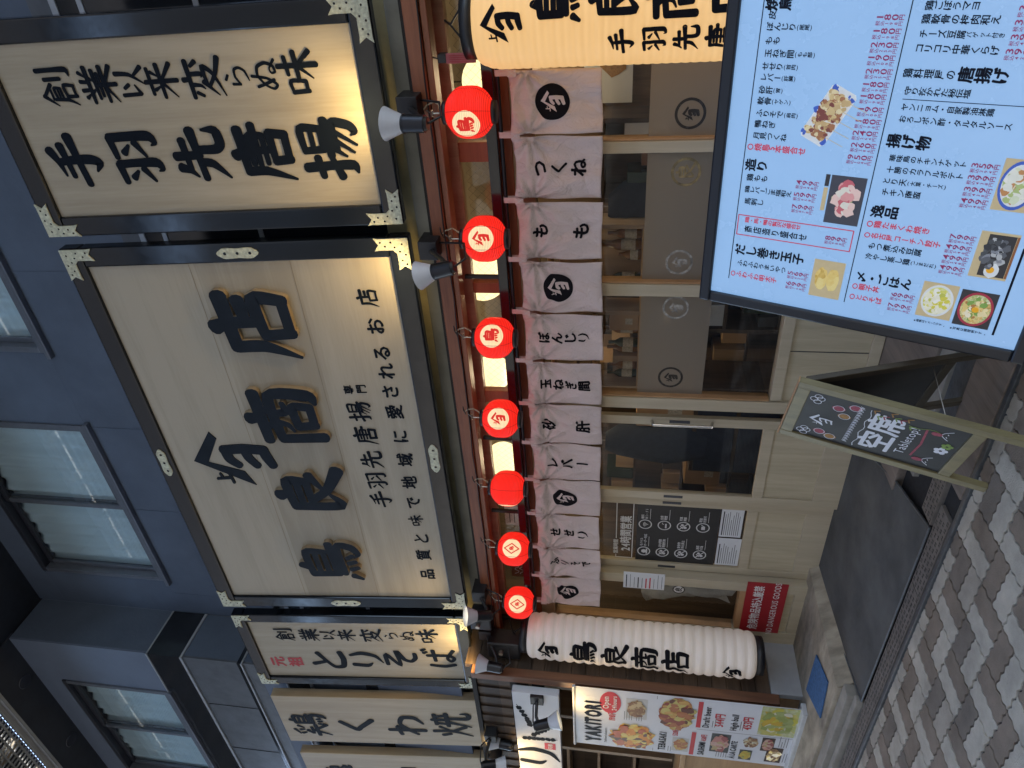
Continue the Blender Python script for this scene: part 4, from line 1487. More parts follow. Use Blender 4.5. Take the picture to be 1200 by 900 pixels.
for x in (-3.0, -2.93, -2.78, -2.74, -2.62, -2.30, -2.22, -2.05, -1.98, -1.90):
    t = thing('bottle', '%s bottle from the left on the wooden shelf inside the window' % ORD[NB], 'bottle', (x, 0.41, 1.527), group='bottles on the shelf inside')
    NB += 1
    mm = M['bottle'] if random.random() < 0.5 else M['bottleb']
    hh = random.uniform(0.14, 0.27)
    q = MB(); q.lathe([(0.0, 0), (0.036, 0), (0.036, hh * 0.6), (0.014, hh * 0.78), (0.013, hh), (0, hh)], mm, 14); q.build('glass_body', t)
    q = MB(); q.lathe([(0.0368, hh * 0.15), (0.0368, hh * 0.5)], M['label'], 14); q.build('paper_label', t)
q = MB()
q.rect(-1.16, -0.55, 1.62, 1.92, M['paper'], lambda x, z, d: (x, 0.735 - d, z), 0)
q.disc((-0.85, 1.75), 0.1, M['chalkorange'], lambda x, z, d: (x, 0.735 - d, z), 0.002, 14, rx=0.16, wob=0.15)
q.disc((-0.68, 1.72), 0.05, M['brown'], lambda x, z, d: (x, 0.735 - d, z), 0.003, 12, wob=0.2)
tag(q.build('wall_poster'), 'cream picture poster on the inner board wall at the right', 'poster')
q = MB()
q.box(-1.95, -1.62, 0.30, 0.32, 0.74, 1.10, M['paper'])
tag(q.build('white_board', None, 0.003), 'pale blue white board standing inside behind the second window bay', 'board')
# plastic sheet bundle behind left window
q = MB()
vs, fs = [], []
random.seed(3)
for i in range(13):
    for j in range(9):
        vs.append((-5.22 + i * 0.033, 0.16 + 0.06 * math.sin(i * 0.9 + j * 0.5) + random.uniform(-0.02, 0.02), 0.64 + j * 0.09 + 0.05 * math.sin(i * 0.6)))
fs = [(i * 9 + j, (i + 1) * 9 + j, (i + 1) * 9 + j + 1, i * 9 + j + 1) for i in range(12) for j in range(8)]
q.add(vs, fs, M['plastic'], True)
tag(q.build('plastic_sheet'), 'crumpled clear plastic sheeting heaped behind the left window', 'sheet')
for (x, mm, lab) in ((-4.62, 'green', 'green menu card with white scribble behind the left transom'), (-4.92, 'brown', 'brown menu card with white scribble behind the left transom')):
    q = MB()
    mfq = lambda a, b, c: (a, 0.12 - c, b)
    q.rect(x - 0.13, x + 0.13, 2.36, 2.55, M[mm], mfq, 0)
    random.seed(int(x * -100))
    for s_ in range(3):
        pts = [(x - 0.09 + 0.018 * i, 2.41 + 0.045 * s_ + 0.022 * math.sin(i * 1.7 + s_)) for i in range(11)]
        q.line(pts, 0.007, M['chalkwhite'], mfq, 0.002)
    tag(q.build('menu_card'), lab, 'card')
for x, lab in ((-4.28, 'white price sheet behind the transom left of the fifth red lantern'), (-4.02, 'white price sheet behind the transom beside the iron hanger')):
    q = MB()
    q.rect(x - 0.11, x + 0.11, 2.36, 2.56, M['paper'], mfq, 0.003)
    for i in range(4):
        q.line([(x - 0.08, 2.52 - i * 0.04), (x + 0.05 + 0.01 * i, 2.52 - i * 0.04)], 0.006, M['menuink'], mfq, 0.005)
    tag(q.build('price_sheet'), lab, 'paper')

# ================================================================ hanging signs
TILT = math.atan(0.09)
Y0 = -0.35


def corner_plate(q, x, z, sx, sz, L=0.17, w=0.085, d=0.0):
    """L-shaped brass corner with swallow-tail ends"""
    n_ = 0.026
    def pr(poly):
        f = [flat(x + sx * a, z + sz * b, d) for a, b in poly]
        g = [flat(x + sx * a, z + sz * b, d - 0.007) for a, b in poly]
        k = len(poly)
        q.add(f + g, [tuple(range(k))] + [(i, (i + 1) % k, k + (i + 1) % k, k + i) for i in range(k)], M['brass'])
    pr([(0, 0), (L - n_, 0), (L - n_, w), (0, w)])
    pr([(L - n_, 0), (L, -0.004), (L - n_, w / 2)])
    pr([(L - n_, w / 2), (L, w + 0.004), (L - n_, w)])
    pr([(0, w), (w, w), (w, L - n_), (0, L - n_)])
    pr([(0, L - n_), (w / 2, L - n_), (-0.004, L)])
    pr([(w / 2, L - n_), (w, L - n_), (w + 0.004, L)])
    pr([(w, w), (w + 0.022, w), (w, w + 0.022)])
    # pierced holes
    for a, b in ((w * 0.5, w * 0.5), (L * 0.5, w * 0.3), (w * 0.3, L * 0.5), (L * 0.68, w * 0.65), (w * 0.65, L * 0.68), (L * 0.4, w * 0.75), (w * 0.75, L * 0.4), (L * 0.8, w * 0.3), (w * 0.3, L * 0.8)):
        q.disc((x + sx * a, z + sz * b), 0.006, M['lacquer'], flat, d + 0.0008, 8)


def mid_plate(q, x, z, vert, d, L=0.22, w=0.085):
    n = 26
    pts = []
    for i in range(n):
        t = 2 * PI * i / n
        a, b = L / 2 * math.cos(t), w / 2 * math.sin(t)
        k = 1 + 0.07 * math.cos(6 * t)
        a = max(-L / 2, min(L / 2, a * 1.05)) * k
        b = max(-w * 0.42, min(w * 0.42, b * 1.4)) * k
        pts.append((b, a) if vert else (a, b))
    f = [flat(x + a, z + b, d) for a, b in pts]
    bk = [flat(x + a, z + b, d - 0.006) for a, b in pts]
    q.add(f + bk, [tuple(range(n))] + [(i, (i + 1) % n, n + (i + 1) % n, n + i) for i in range(n)], M['brass'])
    for k in (-0.32, 0, 0.32):
        q.disc((x + (0 if vert else k * L), z + (k * L if vert else 0)), 0.01, M['lacquer'], flat, d + 0.0008, 8)


def framed_sign(name, label, xl, xr, s0, s1, woodm, fw=0.12, mids=False, plate=0.18):
    """xl..xr, s0..s1: the visible board; the lacquer frame lies outside it"""
    xc = (xl + xr) / 2
    t = thing(name, label, 'sign', (xc, Y0, 2.95), (TILT, 0, 0), 'framed signboards over the entrance')
    a, b = xl - xc, xr - xc
    f = MB()
    for q in ((a - fw, b + fw, s0 - fw, s0), (a - fw, b + fw, s1, s1 + fw), (a - fw, a, s0, s1), (b, b + fw, s0, s1)):
        f.box(q[0], q[1], -0.025, 0.055, q[2], q[3], M['lacquer'])
    f.build('frame', t, 0.01)
    p = MB()
    p.box(a, b, 0.0, 0.05, s0, s1, woodm)
    p.build('board', t)
    for sx, sz, x, z in ((1, 1, a - fw + 0.006, s0 - fw + 0.006), (1, -1, a - fw + 0.006, s1 + fw - 0.006), (-1, 1, b + fw - 0.006, s0 - fw + 0.006), (-1, -1, b + fw - 0.006, s1 + fw - 0.006)):
        q = MB()
        corner_plate(q, x, z, sx, sz, plate, fw * 0.56, 0.033)
        q.build('corner_plate', t)
    if mids:
        for x, z, v in (((a + b) / 2, s0 - fw / 2, False), ((a + b) / 2 - 0.02, s1 + fw / 2, False), (a - fw / 2, 0.93, True), (b + fw / 2, 0.93, True)):
            q = MB()
            mid_plate(q, x, z, v, 0.032, 0.24, fw * 0.6)
            q.build('edge_plate', t)
    # two steel brackets back to the wall
    for x in (a + 0.15, b - 0.15):
        for z in (s0 + 0.1, s1 - 0.15):
            q = MB()
            q.box(x - 0.02, x + 0.02, 0.056, 0.40, z - 0.02, z + 0.02, M['blackmetal'])
            q.build('bracket', t)
    return t, xc


def letters(t, xc, items, mt=None, mapd=0.003, wk=1.0, name='character', side=None, depth=None):
    for ch, x, z, size in items:
        q = MB()
        emit_glyph(q, ch, x - xc, z, size, flat, depth if depth else mapd, mt or M['ink'], wk, side)
        q.build(name, t)


# main board
t, xc = framed_sign('framed_sign', 'huge framed pale wood signboard with raised navy shop name', -4.798, -1.715, 0.026, 1.905, M['signwoodh'], 0.125, True, 0.20)
for ch, x, z, size in (('鳥', -4.35, 0.945, 0.50), ('良', -3.587, 0.92, 0.49), ('商', -2.871, 0.945, 0.50), ('店', -2.135, 0.962, 0.50)):
    letters(t, xc, [(ch, x, z, size)], M['inkraised'], wk=1.28 if ch == '鳥' else 1.6, name='raised_letter', side=M['letterside'], depth=0.034)
letters(t, xc, [('logo', -3.27, 1.455, 0.59)], M['inkraised'], wk=1.0, name='raised_crest', side=M['inkraised'], depth=0.008)
for ch, x, z in (('手', -3.676, 0.425), ('羽', -3.49, 0.428), ('先', -3.285, 0.425), ('唐', -3.06, 0.428), ('揚', -2.852, 0.43)):
    q = MB()
    emit_glyph(q, ch, x - xc, z, 0.17, flat, 0.003, M['ink'], 1.2)
    q.build('character', t)
for ch, x, z in (('専', -2.668, 0.47), ('門', -2.664, 0.385)):
    q = MB()
    emit_text(q, ch, x - 0.036 - xc, z - 0.028, 0.075, flat, 0.003, M['ink'], bold=0.03)
    q.build('character', t)
for ch, x, z in (('品', -4.514, 0.187), ('質', -4.284, 0.187), ('と', -4.099, 0.181), ('味', -3.902, 0.193), ('で', -3.712, 0.185), ('地', -3.505, 0.184), ('域', -3.287, 0.182), ('に', -3.075, 0.186), ('愛', -2.858, 0.19),
                 ('さ', -2.69, 0.191), ('れ', -2.526, 0.192), ('る', -2.384, 0.196), ('お', -2.187, 0.203), ('店', -1.983, 0.215)):
    q = MB()
    if ch in G:
        emit_glyph(q, ch, x - xc, z, 0.125 if ch == '店' else 0.115, flat, 0.003, M['ink'], 1.2)
    else:
        sz = 0.125
        emit_text(q, ch, x - sz / 2 - xc, z - sz * 0.38, sz, flat, 0.003, M['ink'], bold=0.034)
    q.build('character', t)
# joint lines across the boards
q = MB()
for z in (0.64, 1.27):
    q.rect(-1.54, 1.54, z - 0.0015, z + 0.0015, M['letterside'], flat, 0.0015)
q.build('board_joint', t)
SLOGAN = [('創', 1.63, 1.05), ('業', 1.406, 1.05), ('以', 1.228, 0.9), ('来', 1.064, 0.95), ('変', 0.84, 1.12), ('ら', 0.66, 0.72), ('ぬ', 0.516, 0.86), ('味', 0.336, 1.12)]
# right tall board
t, xc = framed_sign('framed_sign', 'tall framed signboard at the right with two brush-written columns', -1.40, -0.485, 0.026, 1.93, M['signwood'], 0.115, False, 0.20)
letters(t, xc, [(c, x, z, s) for c, x, z, s in (('手', -1.085, 1.70, 0.30), ('羽', -1.088, 1.35, 0.30), ('先', -1.085, 0.98, 0.305), ('唐', -1.088, 0.625, 0.325), ('揚', -1.087, 0.25, 0.325))], wk=1.55)
letters(t, xc, [(c, -0.70, z, 0.19 * k) for c, z, k in SLOGAN], wk=1.22)
# small board
t, xc = framed_sign('framed_sign', 'narrow framed signboard at the left with red seal and noodle name', -5.975, -5.147, 0.026, 1.90, M['signwood'], 0.105, False, 0.165)
letters(t, xc, [('と', -5.72, 1.275, 0.33), ('り', -5.70, 0.915, 0.32), ('そ', -5.685, 0.59, 0.31), ('ば', -5.67, 0.225, 0.31)], wk=1.35)
letters(t, xc, [(c, -5.342, z - 0.035, 0.175 * k) for c, z, k in SLOGAN], wk=1.2)
q = MB()
for dx, dz, ch, s_ in ((0.0, 0.085, '元', 0.15), (0.0, -0.085, '祖', 0.15)):
    emit_text(q, ch, -5.752 - xc - 0.075, 1.685 + dz - 0.06, s_, flat, 0.003, M['redink'], bold=0.045)
q.build('red_seal', t)


def plank_sign(label, xl, xr, chars, s0=-0.075, s1=2.0):
    xc = (xl + xr) / 2
    t = thing('plank_sign', label, 'sign', (xc, Y0, 2.95), (TILT, 0, 0), 'plain plank signboards')
    p = MB()
    p.box(xl - xc, xr - xc, 0.0, 0.09, s0, s1, M['plankwood'])
    p.build('board', t, 0.006)
    for ch, x, z, s_ in chars:
        q = MB()
        if ch in G:
            emit_glyph(q, ch, x - xc, z, s_, flat, 0.003, M['ink'], 1.3)
        else:
            emit_text(q, ch, x - xc - s_ / 2, z - s_ * 0.38, s_, flat, 0.003, M['ink'], bold=0.04)
        q.build('character', t)
    for z in (0.2, 1.6):
        q = MB()
        q.box(xl - xc + 0.2, xr - xc - 0.2, 0.091, 0.22, z - 0.02, z + 0.02, M['blackmetal'])
        q.build('bracket', t)
    return t


plank_sign('plain tan plank signboard with four brush characters left of the framed signs', -7.165, -6.335, (('鶏', -6.84, 1.70, 0.40), ('く', -6.82, 1.22, 0.36), ('わ', -6.80, 0.71, 0.40), ('焼', -6.775, 0.235, 0.42)))
plank_sign('second tan plank signboard, cut by the far left edge', -8.22, -7.40, (('逸', -7.80, 1.6, 0.36), ('品', -7.80, 0.9, 0.36)), s0=-0.07, s1=1.96)

# ================================================================ spot lamps on the beam
def spot(x, y, z, aim, label, power=9.0, on=True, r=0.078, base=None):
    t = thing('spotlight', label, 'spotlight', (x, y, z), group='spotlights on the beam')
    a = Vector(aim).normalized()
    o = Vector((0, 0, 0))
    q = MB()
    q.cone(o, o - a * 0.085, r, 0.042, M['lampwhite'], 24, caps=False)
    q.cone(o, o + a * 0.006, r, r + 0.003, M['lampwhite'], 24, caps=False)
    q.cone(o - a * 0.001, o - a * 0.084, r - 0.004, 0.038, M['lampwhite'], 24, caps=False)
    q.build('reflector', t)
    q = MB()
    q.cone(o - a * 0.085, o - a * 0.20, 0.044, 0.042, M['blackmetal'], 20)
    q.cone(o - a * 0.088, o - a * 0.094, 0.047, 0.047, M['blackmetal'], 20)
    q.cone(o - a * 0.20, o - a * 0.215, 0.036, 0.030, M['black'], 16)
    q.build('lamp_body', t)
    q = MB()
    q.disc((0, 0), 0.001, M['bulb'], flat, 0, 4)
    q = MB()
    bl = [(0.034 * math.sin(u), -0.034 * math.cos(u)) for u in [PI * i / 8 for i in range(1, 8)]]
    q.lathe(bl, M['bulb'] if on else M['lampwhite'], 14)
    bo = q.build('bulb', t)
    bo.location = o - a * 0.055
    q = MB()
    bs = Vector(base) if base else Vector((0.07, 0.17, -0.12))
    q.tube([o - a * 0.17, o - a * 0.19 + (bs + a * 0.17) * 0.35, bs], 0.014, M['black'], 8)
    q.box(bs.x - 0.055, bs.x + 0.055, bs.y - 0.03, bs.y + 0.12, bs.z - 0.055, bs.z + 0.055, M['black'])
    q.build('bracket', t, 0.004)
    q = MB()
    pts = [o - a * 0.21, o - a * 0.25 + Vector((0.02, 0.05, -0.02)), o - a * 0.24 + Vector((0.06, 0.16, 0.0)), bs + Vector((0.02, 0.05, -0.05))]
    q.tube(pts, 0.006, M['black'], 6)
    q.build('cable', t)
    if on:
        l = bpy.data.lights.new('spot_beam', 'SPOT')
        l.energy = power * EK * 2.0
        l.color = (1.0, 0.66, 0.25)
        l.spot_size = math.radians(158)
        l.spot_blend = 0.8
        l.shadow_soft_size = 0.03
        lo = bpy.data.objects.new('spot_beam', l)
        COL.objects.link(lo)
        lo.parent = t
        lo.location = a * 0.012
        lo.rotation_euler = (-a).to_track_quat('Z', 'Y').to_euler()
    return t


spot(-0.90, -0.60, 2.785, (0.0, 0.10, 1), 'spotlight with grey reflector under the right tall signboard', 10, base=(0.02, 0.23, -0.05))
spot(-1.715, -0.60, 2.735, (-0.28, 0.05, 1), 'spotlight with tilted grey reflector under the right end of the huge signboard', 9, base=(0.05, 0.23, 0.0))
spot(-4.70, -0.60, 2.785, (0.32, -0.38, 1), 'lit spotlight between huge signboard and narrow signboard', 2.5, base=(-0.02, 0.23, -0.06))
spot(-5.33, -0.60, 2.745, (0.02, 0.10, 1), 'spotlight with pinkish reflector under the narrow framed signboard', 10, base=(0.10, 0.23, -0.03))
spot(-6.56, -0.60, 2.735, (0.0, 0.12, 1), 'spotlight with white reflector under the first plank signboard', 8, base=(0.06, 0.36, -0.02))
spot(-7.70, -0.60, 2.735, (0.0, 0.12, 1), 'spotlight under the second plank signboard at the far left', 8, base=(0.06, 0.36, -0.02))

# ================================================================ red lanterns
LC = [(-0.921, 2.423), (-1.608, 2.406), (-2.261, 2.401), (-2.89, 2.409), (-3.522, 2.407), (-4.159, 2.404), (-4.80, 2.40)]
LK = ['鳥', 'logo', '鳥', 'logo', '鳥', 'dia', 'dia']
LO = [-0.50, 0.0, 0.10, -0.02, -1.75, 0.02, -0.12]   # turn of the white disc from facing the camera
LLAB = ['red paper lantern with bird mark, beside the big yellow lantern', 'red paper lantern with roof crest above the thigh-meat cloth panel, second from the right', 'red paper lantern with bird mark, third from the yellow lantern',
        'red paper lantern with roof crest, in the middle of the row above the onion panel', 'red paper lantern turned so that its white disc faces left', 'red paper lantern with diamond mark, second from the left',
        'red paper lantern with diamond mark, leftmost above the white lantern']
RL = 0.127


def lantern_r(z):
    u = max(-1, min(1, z / 0.121))
    return RL * (1 - 0.62 * abs(u) ** 3.1) if abs(u) < 1 else RL * 0.38


LSEG = [-0.118 + 0.236 * i / 24 for i in range(25)]


def red_lantern(x, z, kind, off, label):
    t = thing('red_lantern', label, 'lantern', (x, -0.35, z), group='red paper lanterns along the beam')
    q = MB()
    q.lathe([(lantern_r(s), s) for s in LSEG], M['redpaper'], 40)
    body = q.build('paper_body', t)
    va = math.atan2(CAMLOC.x - x, -(CAMLOC.y + 0.35))         # angle (about z) from -y towards the camera
    fa = va + off
    for k in range(6):
        q = MB()
        a = fa + PI / 6 * 2 * k + 0.55
        pts = [(math.sin(a) * (lantern_r(s) + 0.0006), -math.cos(a) * (lantern_r(s) + 0.0006), s) for s in LSEG[::2]]
        q.tube(pts, 0.0016, M['redseam'], 5)
        q.build('seam', t)

    def mp(px, pz, d):
        a = fa + px / RL
        r = lantern_r(pz) + d
        return (math.sin(a) * r, -math.cos(a) * r, pz)
    q = MB()
    seg, rings = 36, 8
    vs, fs = [mp(0, 0, 0.0012)], []
    for j in range(1, rings + 1):
        for i in range(seg):
            a = 2 * PI * i / seg
            vs.append(mp(0.074 * j / rings * math.cos(a), 0.071 * j / rings * math.sin(a), 0.0012))
    fs = [(0, 1 + i, 1 + (i + 1) % seg) for i in range(seg)]
    for j in range(rings - 1):
        for i in range(seg):
            b0, b1 = 1 + j * seg, 1 + (j + 1) * seg
            fs.append((b0 + i, b1 + i, b1 + (i + 1) % seg, b0 + (i + 1) % seg))
    q.add(vs, fs, M['creampaper'], True)
    dsk = q.build('white_disc', t)
    q = MB()
    if kind == 'dia':
        q.line([(0, 0.055), (0.036, 0), (0, -0.055), (-0.036, 0), (0, 0.055)], 0.008, M['redmark'], mp, 0.003)
        emit_glyph(q, '鳥', 0, 0, 0.034, mp, 0.003, M['redmark'], 1.4)
    elif kind == '鳥':
        emit_glyph(q, '鳥', 0, 0, 0.088, mp, 0.003, M['redmark'], 1.45)
    else:
        emit_glyph(q, 'logo', 0.002, 0, 0.094, mp, 0.003, M['redmark'], 1.15)
    q.build('mark', dsk)
    for nm, z0, z1 in (('top_cap', 0.112, 0.138), ('bottom_cap', -0.138, -0.112)):
        q = MB()
        q.lathe([(0.0, z0), (0.056, z0), (0.057, z1), (0.05, z1), (0.05, z1 - 0.004 if z1 > 0 else z1 + 0.004), (0.0, z1 - 0.004 if z1 > 0 else z1 + 0.004)], M['black'], 28)
        q.build(nm, t)
    q = MB()
    q.tube([(0, 0, 0.134), (0, 0.0, 0.20), (0.008, 0.03, 0.235), (0.0, 0.055, 0.24)], 0.0035, M['chain'], 6)
    q.lathe([(0.016 + 0.004 * math.cos(u), 0.20 + 0.004 * math.sin(u)) for u in [2 * PI * i / 8 for i in range(9)]], M['chain'], 14)
    q.build('hook', t)
    q = MB()
    pts = [(0.0, 0.055, 0.265), (0.03, 0.045, 0.235), (0.05, 0.03, 0.19), (0.03, 0.03, 0.16), (0.015, 0.01, 0.135)]
    q.tube(pts, 0.004, M['wire'], 6)
    q.tube([(-0.03, 0.055, 0.25), (0.02, 0.045, 0.265), (0.07, 0.058, 0.27)], 0.0035, M['black'], 6)
    q.build('wire', t)
    return t


for (x, z), k, o_, lb in zip(LC, LK, LO, LLAB):
    red_lantern(x, z, k, o_, lb)

# cable run along the beam
q = MB()
random.seed(5)
pts = [(-5.5 + i * 0.25, -0.305 - 0.006 * random.random(), 2.645 + random.uniform(-0.006, 0.006)) for i in range(22)]
q.tube(pts, 0.004, M['black'], 6)
tag(q.build('lamp_cable'), 'thin black cable running along the brown beam', 'cable')


# ================================================================ big paper lanterns
def long_lantern(name, label, x, y, z0, z1, R, paper, nribs, depth, face, texts, capr=0.7, n=None, endw=0.10):
    t = thing(name, label, 'lantern', (x, y, (z0 + z1) / 2))
    H = (z1 - z0) / 2

    def rad(s):
        e = min(1.0, (H - abs(s)) / endw)
        e = max(0.0, e)
        base = R * (capr + (1 - capr) * math.sqrt(max(0.0, 1 - (1 - e) ** 2)))
        return base + depth * (abs(math.sin(PI * (s + H) / (2 * H) * nribs)) - 0.6)
    q = MB()
    N = nribs * 6
    q.lathe([(rad(-H + 2 * H * i / N), -H + 2 * H * i / N) for i in range(N + 1)], paper, 56)
    q.build('paper_body', t)

    def mp(px, pz, d):
        a = face + px / R
        r = max(rad(pz), R * 0.7) + d
        return (math.sin(a) * r, -math.cos(a) * r, pz)
    q = MB()
    for ch, px, pz, s_, wk in texts:
        q = MB()
        emit_glyph(q, ch, px, pz - (z0 + z1) / 2, s_, mp, 0.004 + depth * 0.3, M['clothink'], wk)
        q.build('character', t)
    for nm, za, zb in (('top_ring', H - 0.005, H + 0.055), ('bottom_ring', -H - 0.055, -H + 0.005)):
        q = MB()
        r = R * capr + 0.006
        q.lathe([(0, za), (r, za), (r, zb), (r - 0.012, zb), (0, zb - 0.004)] if za > 0 else [(0, za + 0.004), (r - 0.012, za), (r, za), (r, zb), (0, zb)], M['black'], 40)
        q.build(nm, t)
    q = MB()
    q.tube([(-R * 0.5, 0, H + 0.05), (0, 0, H + 0.13), (R * 0.5, 0, H + 0.05)], 0.005, M['blackmetal'], 6)
    q.tube([(0, 0, H + 0.13), (0, 0.14, H + 0.19)], 0.006, M['blackmetal'], 6)
    q.build('hanger', t)
    return t, mp


fw_ = math.atan2(CAMLOC.x + 5.2, -(CAMLOC.y + 0.35))
long_lantern('white_lantern', 'long white ribbed paper lantern hanging left of the entrance', -5.20, -0.36, 0.50, 2.345, 0.187, M['whitepaper'], 23, 0.012, fw_ - 0.62,
             [('logo', 0.0, 2.16, 0.165, 1.35), ('鳥', 0, 1.865, 0.205, 1.4), ('良', 0, 1.61, 0.20, 1.4), ('商', 0, 1.37, 0.20, 1.4), ('店', 0, 1.13, 0.20, 1.4), ('logo', -0.045, 0.70, 0.14, 1.35)], 0.78)
long_lantern('yellow_lantern', 'big glowing amber paper lantern at the upper right edge', -0.515, -0.36, 0.44, 2.345, 0.202, M['yellowpaper'], 44, 0.0025, 0.09,
             [('logo', 0.005, 2.20, 0.185, 1.1), ('鳥', 0.085, 1.945, 0.215, 1.45), ('良', 0.085, 1.69, 0.205, 1.45), ('商', 0.085, 1.45, 0.205, 1.45), ('店', 0.085, 1.21, 0.2, 1.45),
              ('手', -0.095, 1.665, 0.115, 1.45), ('羽', -0.09, 1.525, 0.115, 1.45), ('先', -0.09, 1.385, 0.115, 1.45), ('唐', -0.09, 1.245, 0.115, 1.45)], 0.74, endw=0.13)

# red plate and black boxes on the beam
t = thing('notice_plate', 'faded red notice plate hanging beside the yellow lantern top', 'plate', (-0.672, -0.30, 2.45))
q = MB(); q.box(-0.024, 0.024, -0.012, 0.0, -0.072, 0.078, M['pinkplate']); q.build('plate', t, 0.003)
q = MB()
for i in range(4):
    q.line([(-0.014 + i * 0.009, 0.06), (-0.014 + i * 0.009, -0.05 + 0.01 * i)], 0.0025, M['reddark'], flat, 0.0135)
q.build('small_print', t)
q = MB(); q.box(-0.02, 0.02, -0.01, 0.05, 0.079, 0.12, M['black']); q.tube([(0, 0, 0.12), (0.0, 0.08, 0.2)], 0.004, M['black'], 6); q.build('hook_box', t, 0.003)
for i, (x, z, w_, hh, lab) in enumerate(((-5.32, 2.55, 0.10, 0.14, 'black box fixture on the beam end above the white lantern'), (-4.98, 2.72, 0.07, 0.09, 'small black junction box on the beam by the leftmost red lantern'))):
    t = thing('junction_box', lab, 'fixture', (x, -0.37, z), group='black electrical boxes')
    q = MB(); q.box(-w_, w_, -0.10, 0.06, -hh / 1.0, hh / 1.0, M['black']); q.build('housing', t, 0.012)
    q = MB(); q.cone((0, -0.10, 0.02), (0, -0.13, 0.02), 0.02, 0.018, M['chain'], 12); q.build('clamp', t)

# ================================================================ noren curtain
q = MB()
q.cone((-5.25, -0.16, 2.305), (-0.3, -0.16, 2.305), 0.011, 0.011, M['blackmetal'], 12)
tag(q.build('curtain_rod'), 'thin black rod carrying the entrance curtain', 'rod')
nr = thing('entrance_curtain', 'long pale cotton shop curtain in twelve printed panels', 'curtain', (-2.9, -0.16, 2.30))
EDG = [-0.757, -1.089, -1.452, -1.817, -2.173, -2.538, -2.887, -3.236, -3.589, -3.944, -4.317, -4.66, -5.005]
TXT = ['logo', 'つくね', 'もも', 'logo', 'ぼんじり', '玉ねぎ間', '砂肝', 'レバー', 'logo', 'せせり', 'ふりそで', 'logo']
rnd = random.Random(21)
for i in range(12):
    xr_, xl_ = EDG[i] + 2.9, EDG[i + 1] + 2.9
    w = xr_ - xl_
    ph = [rnd.uniform(0, 6.28) for _ in range(8)]
    sag, kk = rnd.uniform(0.010, 0.02), rnd.uniform(5, 8)
    lenv = 0.495 + rnd.uniform(-0.006, 0.008)
    billow = rnd.uniform(-0.012, 0.02)

    def surf(u, v, ph=ph, w=w, xl_=xl_, sag=sag, kk=kk, lenv=lenv, billow=billow, i=i):
        """u 0..1 across, v 0..1 down"""
        z = -0.048 - v * lenv - sag * math.sin(PI * u) * (1 - v) ** 2 - 0.004 * math.sin(5 * u + ph[0]) * v
        slit = max(0.0, (v - 0.2) / 0.8)
        x = xl_ + w * (u + (0.5 - u) * (0.018 + 0.035 * slit + 0.03 * math.exp(-((v - 0.2) / 0.09) ** 2)))
        # creases radiating from the slit tops at both sides
        y = 0.0
        for cx, s_ in ((0.0, 1), (1.0, -1)):
            dx, dv = (u - cx) * w, (v - 0.2) * lenv
            r = math.hypot(dx, dv) + 0.004
            an = math.atan2(dv, dx * s_)
            y += 0.0165 * math.sin(kk * an * 1.5 + ph[1 if cx else 2]) * math.exp(-r / 0.20) * min(1, r / 0.035)
        y += 0.009 * math.sin(2 * PI * u * 1.3 + ph[3] + v * 1.6) * (0.35 + v)
        y += 0.004 * math.sin(2 * PI * u * 3.1 + ph[4] - v * 4) * (0.3 + 0.7 * v)
        y += 0.006 * math.sin(9 * v + 3 * u + ph[5])
        y -= 0.014 * math.sin(PI * min(1, v * 5)) * (0.4 + 0.6 * abs(math.sin(3 * PI * u + ph[6])))
        y -= billow * math.sin(PI * v * 0.9)
        return Vector((x, y - 0.012, z))
    q = MB()
    NU, NV = 34, 44
    vs = [surf(a / NU, b / NV) for b in range(NV + 1) for a in range(NU + 1)]
    fs = [(b * (NU + 1) + a, b * (NU + 1) + a + 1, (b + 1) * (NU + 1) + a + 1, (b + 1) * (NU + 1) + a) for b in range(NV) for a in range(NU)]
    q.add(vs, fs, M['cloth'], True)
    pan = q.build('cloth_panel', nr)
    sm = pan.modifiers.new('thickness', 'SOLIDIFY')
    sm.thickness = 0.0015
    # hems
    q = MB()
    for v in (0.985,):
        q.tube([surf(a / 16, v) + Vector((0, -0.0012, 0)) for a in range(17)], 0.0014, M['cloth'], 5)
    q.build('hem', pan)

    def mp(px, pz, d, surf=surf, w=w, lenv=lenv):
        u = 0.5 + px / w
        v = (-pz - 0.048) / lenv
        p_ = surf(min(0.99, max(0.01, u)), min(0.99, max(0.01, v)))
        return (p_.x, p_.y - d - 0.0045, p_.z)
    q = MB()
    T_ = TXT[i]
    if T_ == 'logo':
        seg, rings, R = 40, 8, 0.094
        vs, fs = [mp(0, -0.275, 0)], []
        for j in range(1, rings + 1):
            for k in range(seg):
                a = 2 * PI * k / seg
                vs.append(mp(R * j / rings * math.cos(a), -0.275 + R * j / rings * math.sin(a), 0))
        fs = [(0, 1 + k, 1 + (k + 1) % seg) for k in range(seg)]
        for j in range(rings - 1):
            for k in range(seg):
                b0, b1 = 1 + j * seg, 1 + (j + 1) * seg
                fs.append((b0 + k, b1 + k, b1 + (k + 1) % seg, b0 + (k + 1) % seg))
        q.add(vs, fs, M['clothink'], True)
        emit_glyph(q, 'logo', 0.004, -0.275, 0.128, mp, 0.0022, M['cloth'], 1.1)
    else:
        n = len(T_)
        sz = {2: 0.105, 3: 0.098, 4: 0.084}[n]
        span = {2: 0.27, 3: 0.33, 4: 0.345}[n]
        for k, ch in enumerate(T_):
            q = MB()
            zc = -0.30 + span / 2 - span * (k + 0.5) / n if n != 2 else -0.30 + (0.12 if k == 0 else -0.12)
            if ch in G:
                emit_glyph(q, ch, 0.0, zc, sz * 0.88, mp, 0.001, M['clothink'], 1.2)
            else:
                emit_text(q, ch, 0.0, zc + sz / 2, sz, mp, 0.001, M['clothink'], vertical=True, bold=0.042)
            q.build('character', pan)
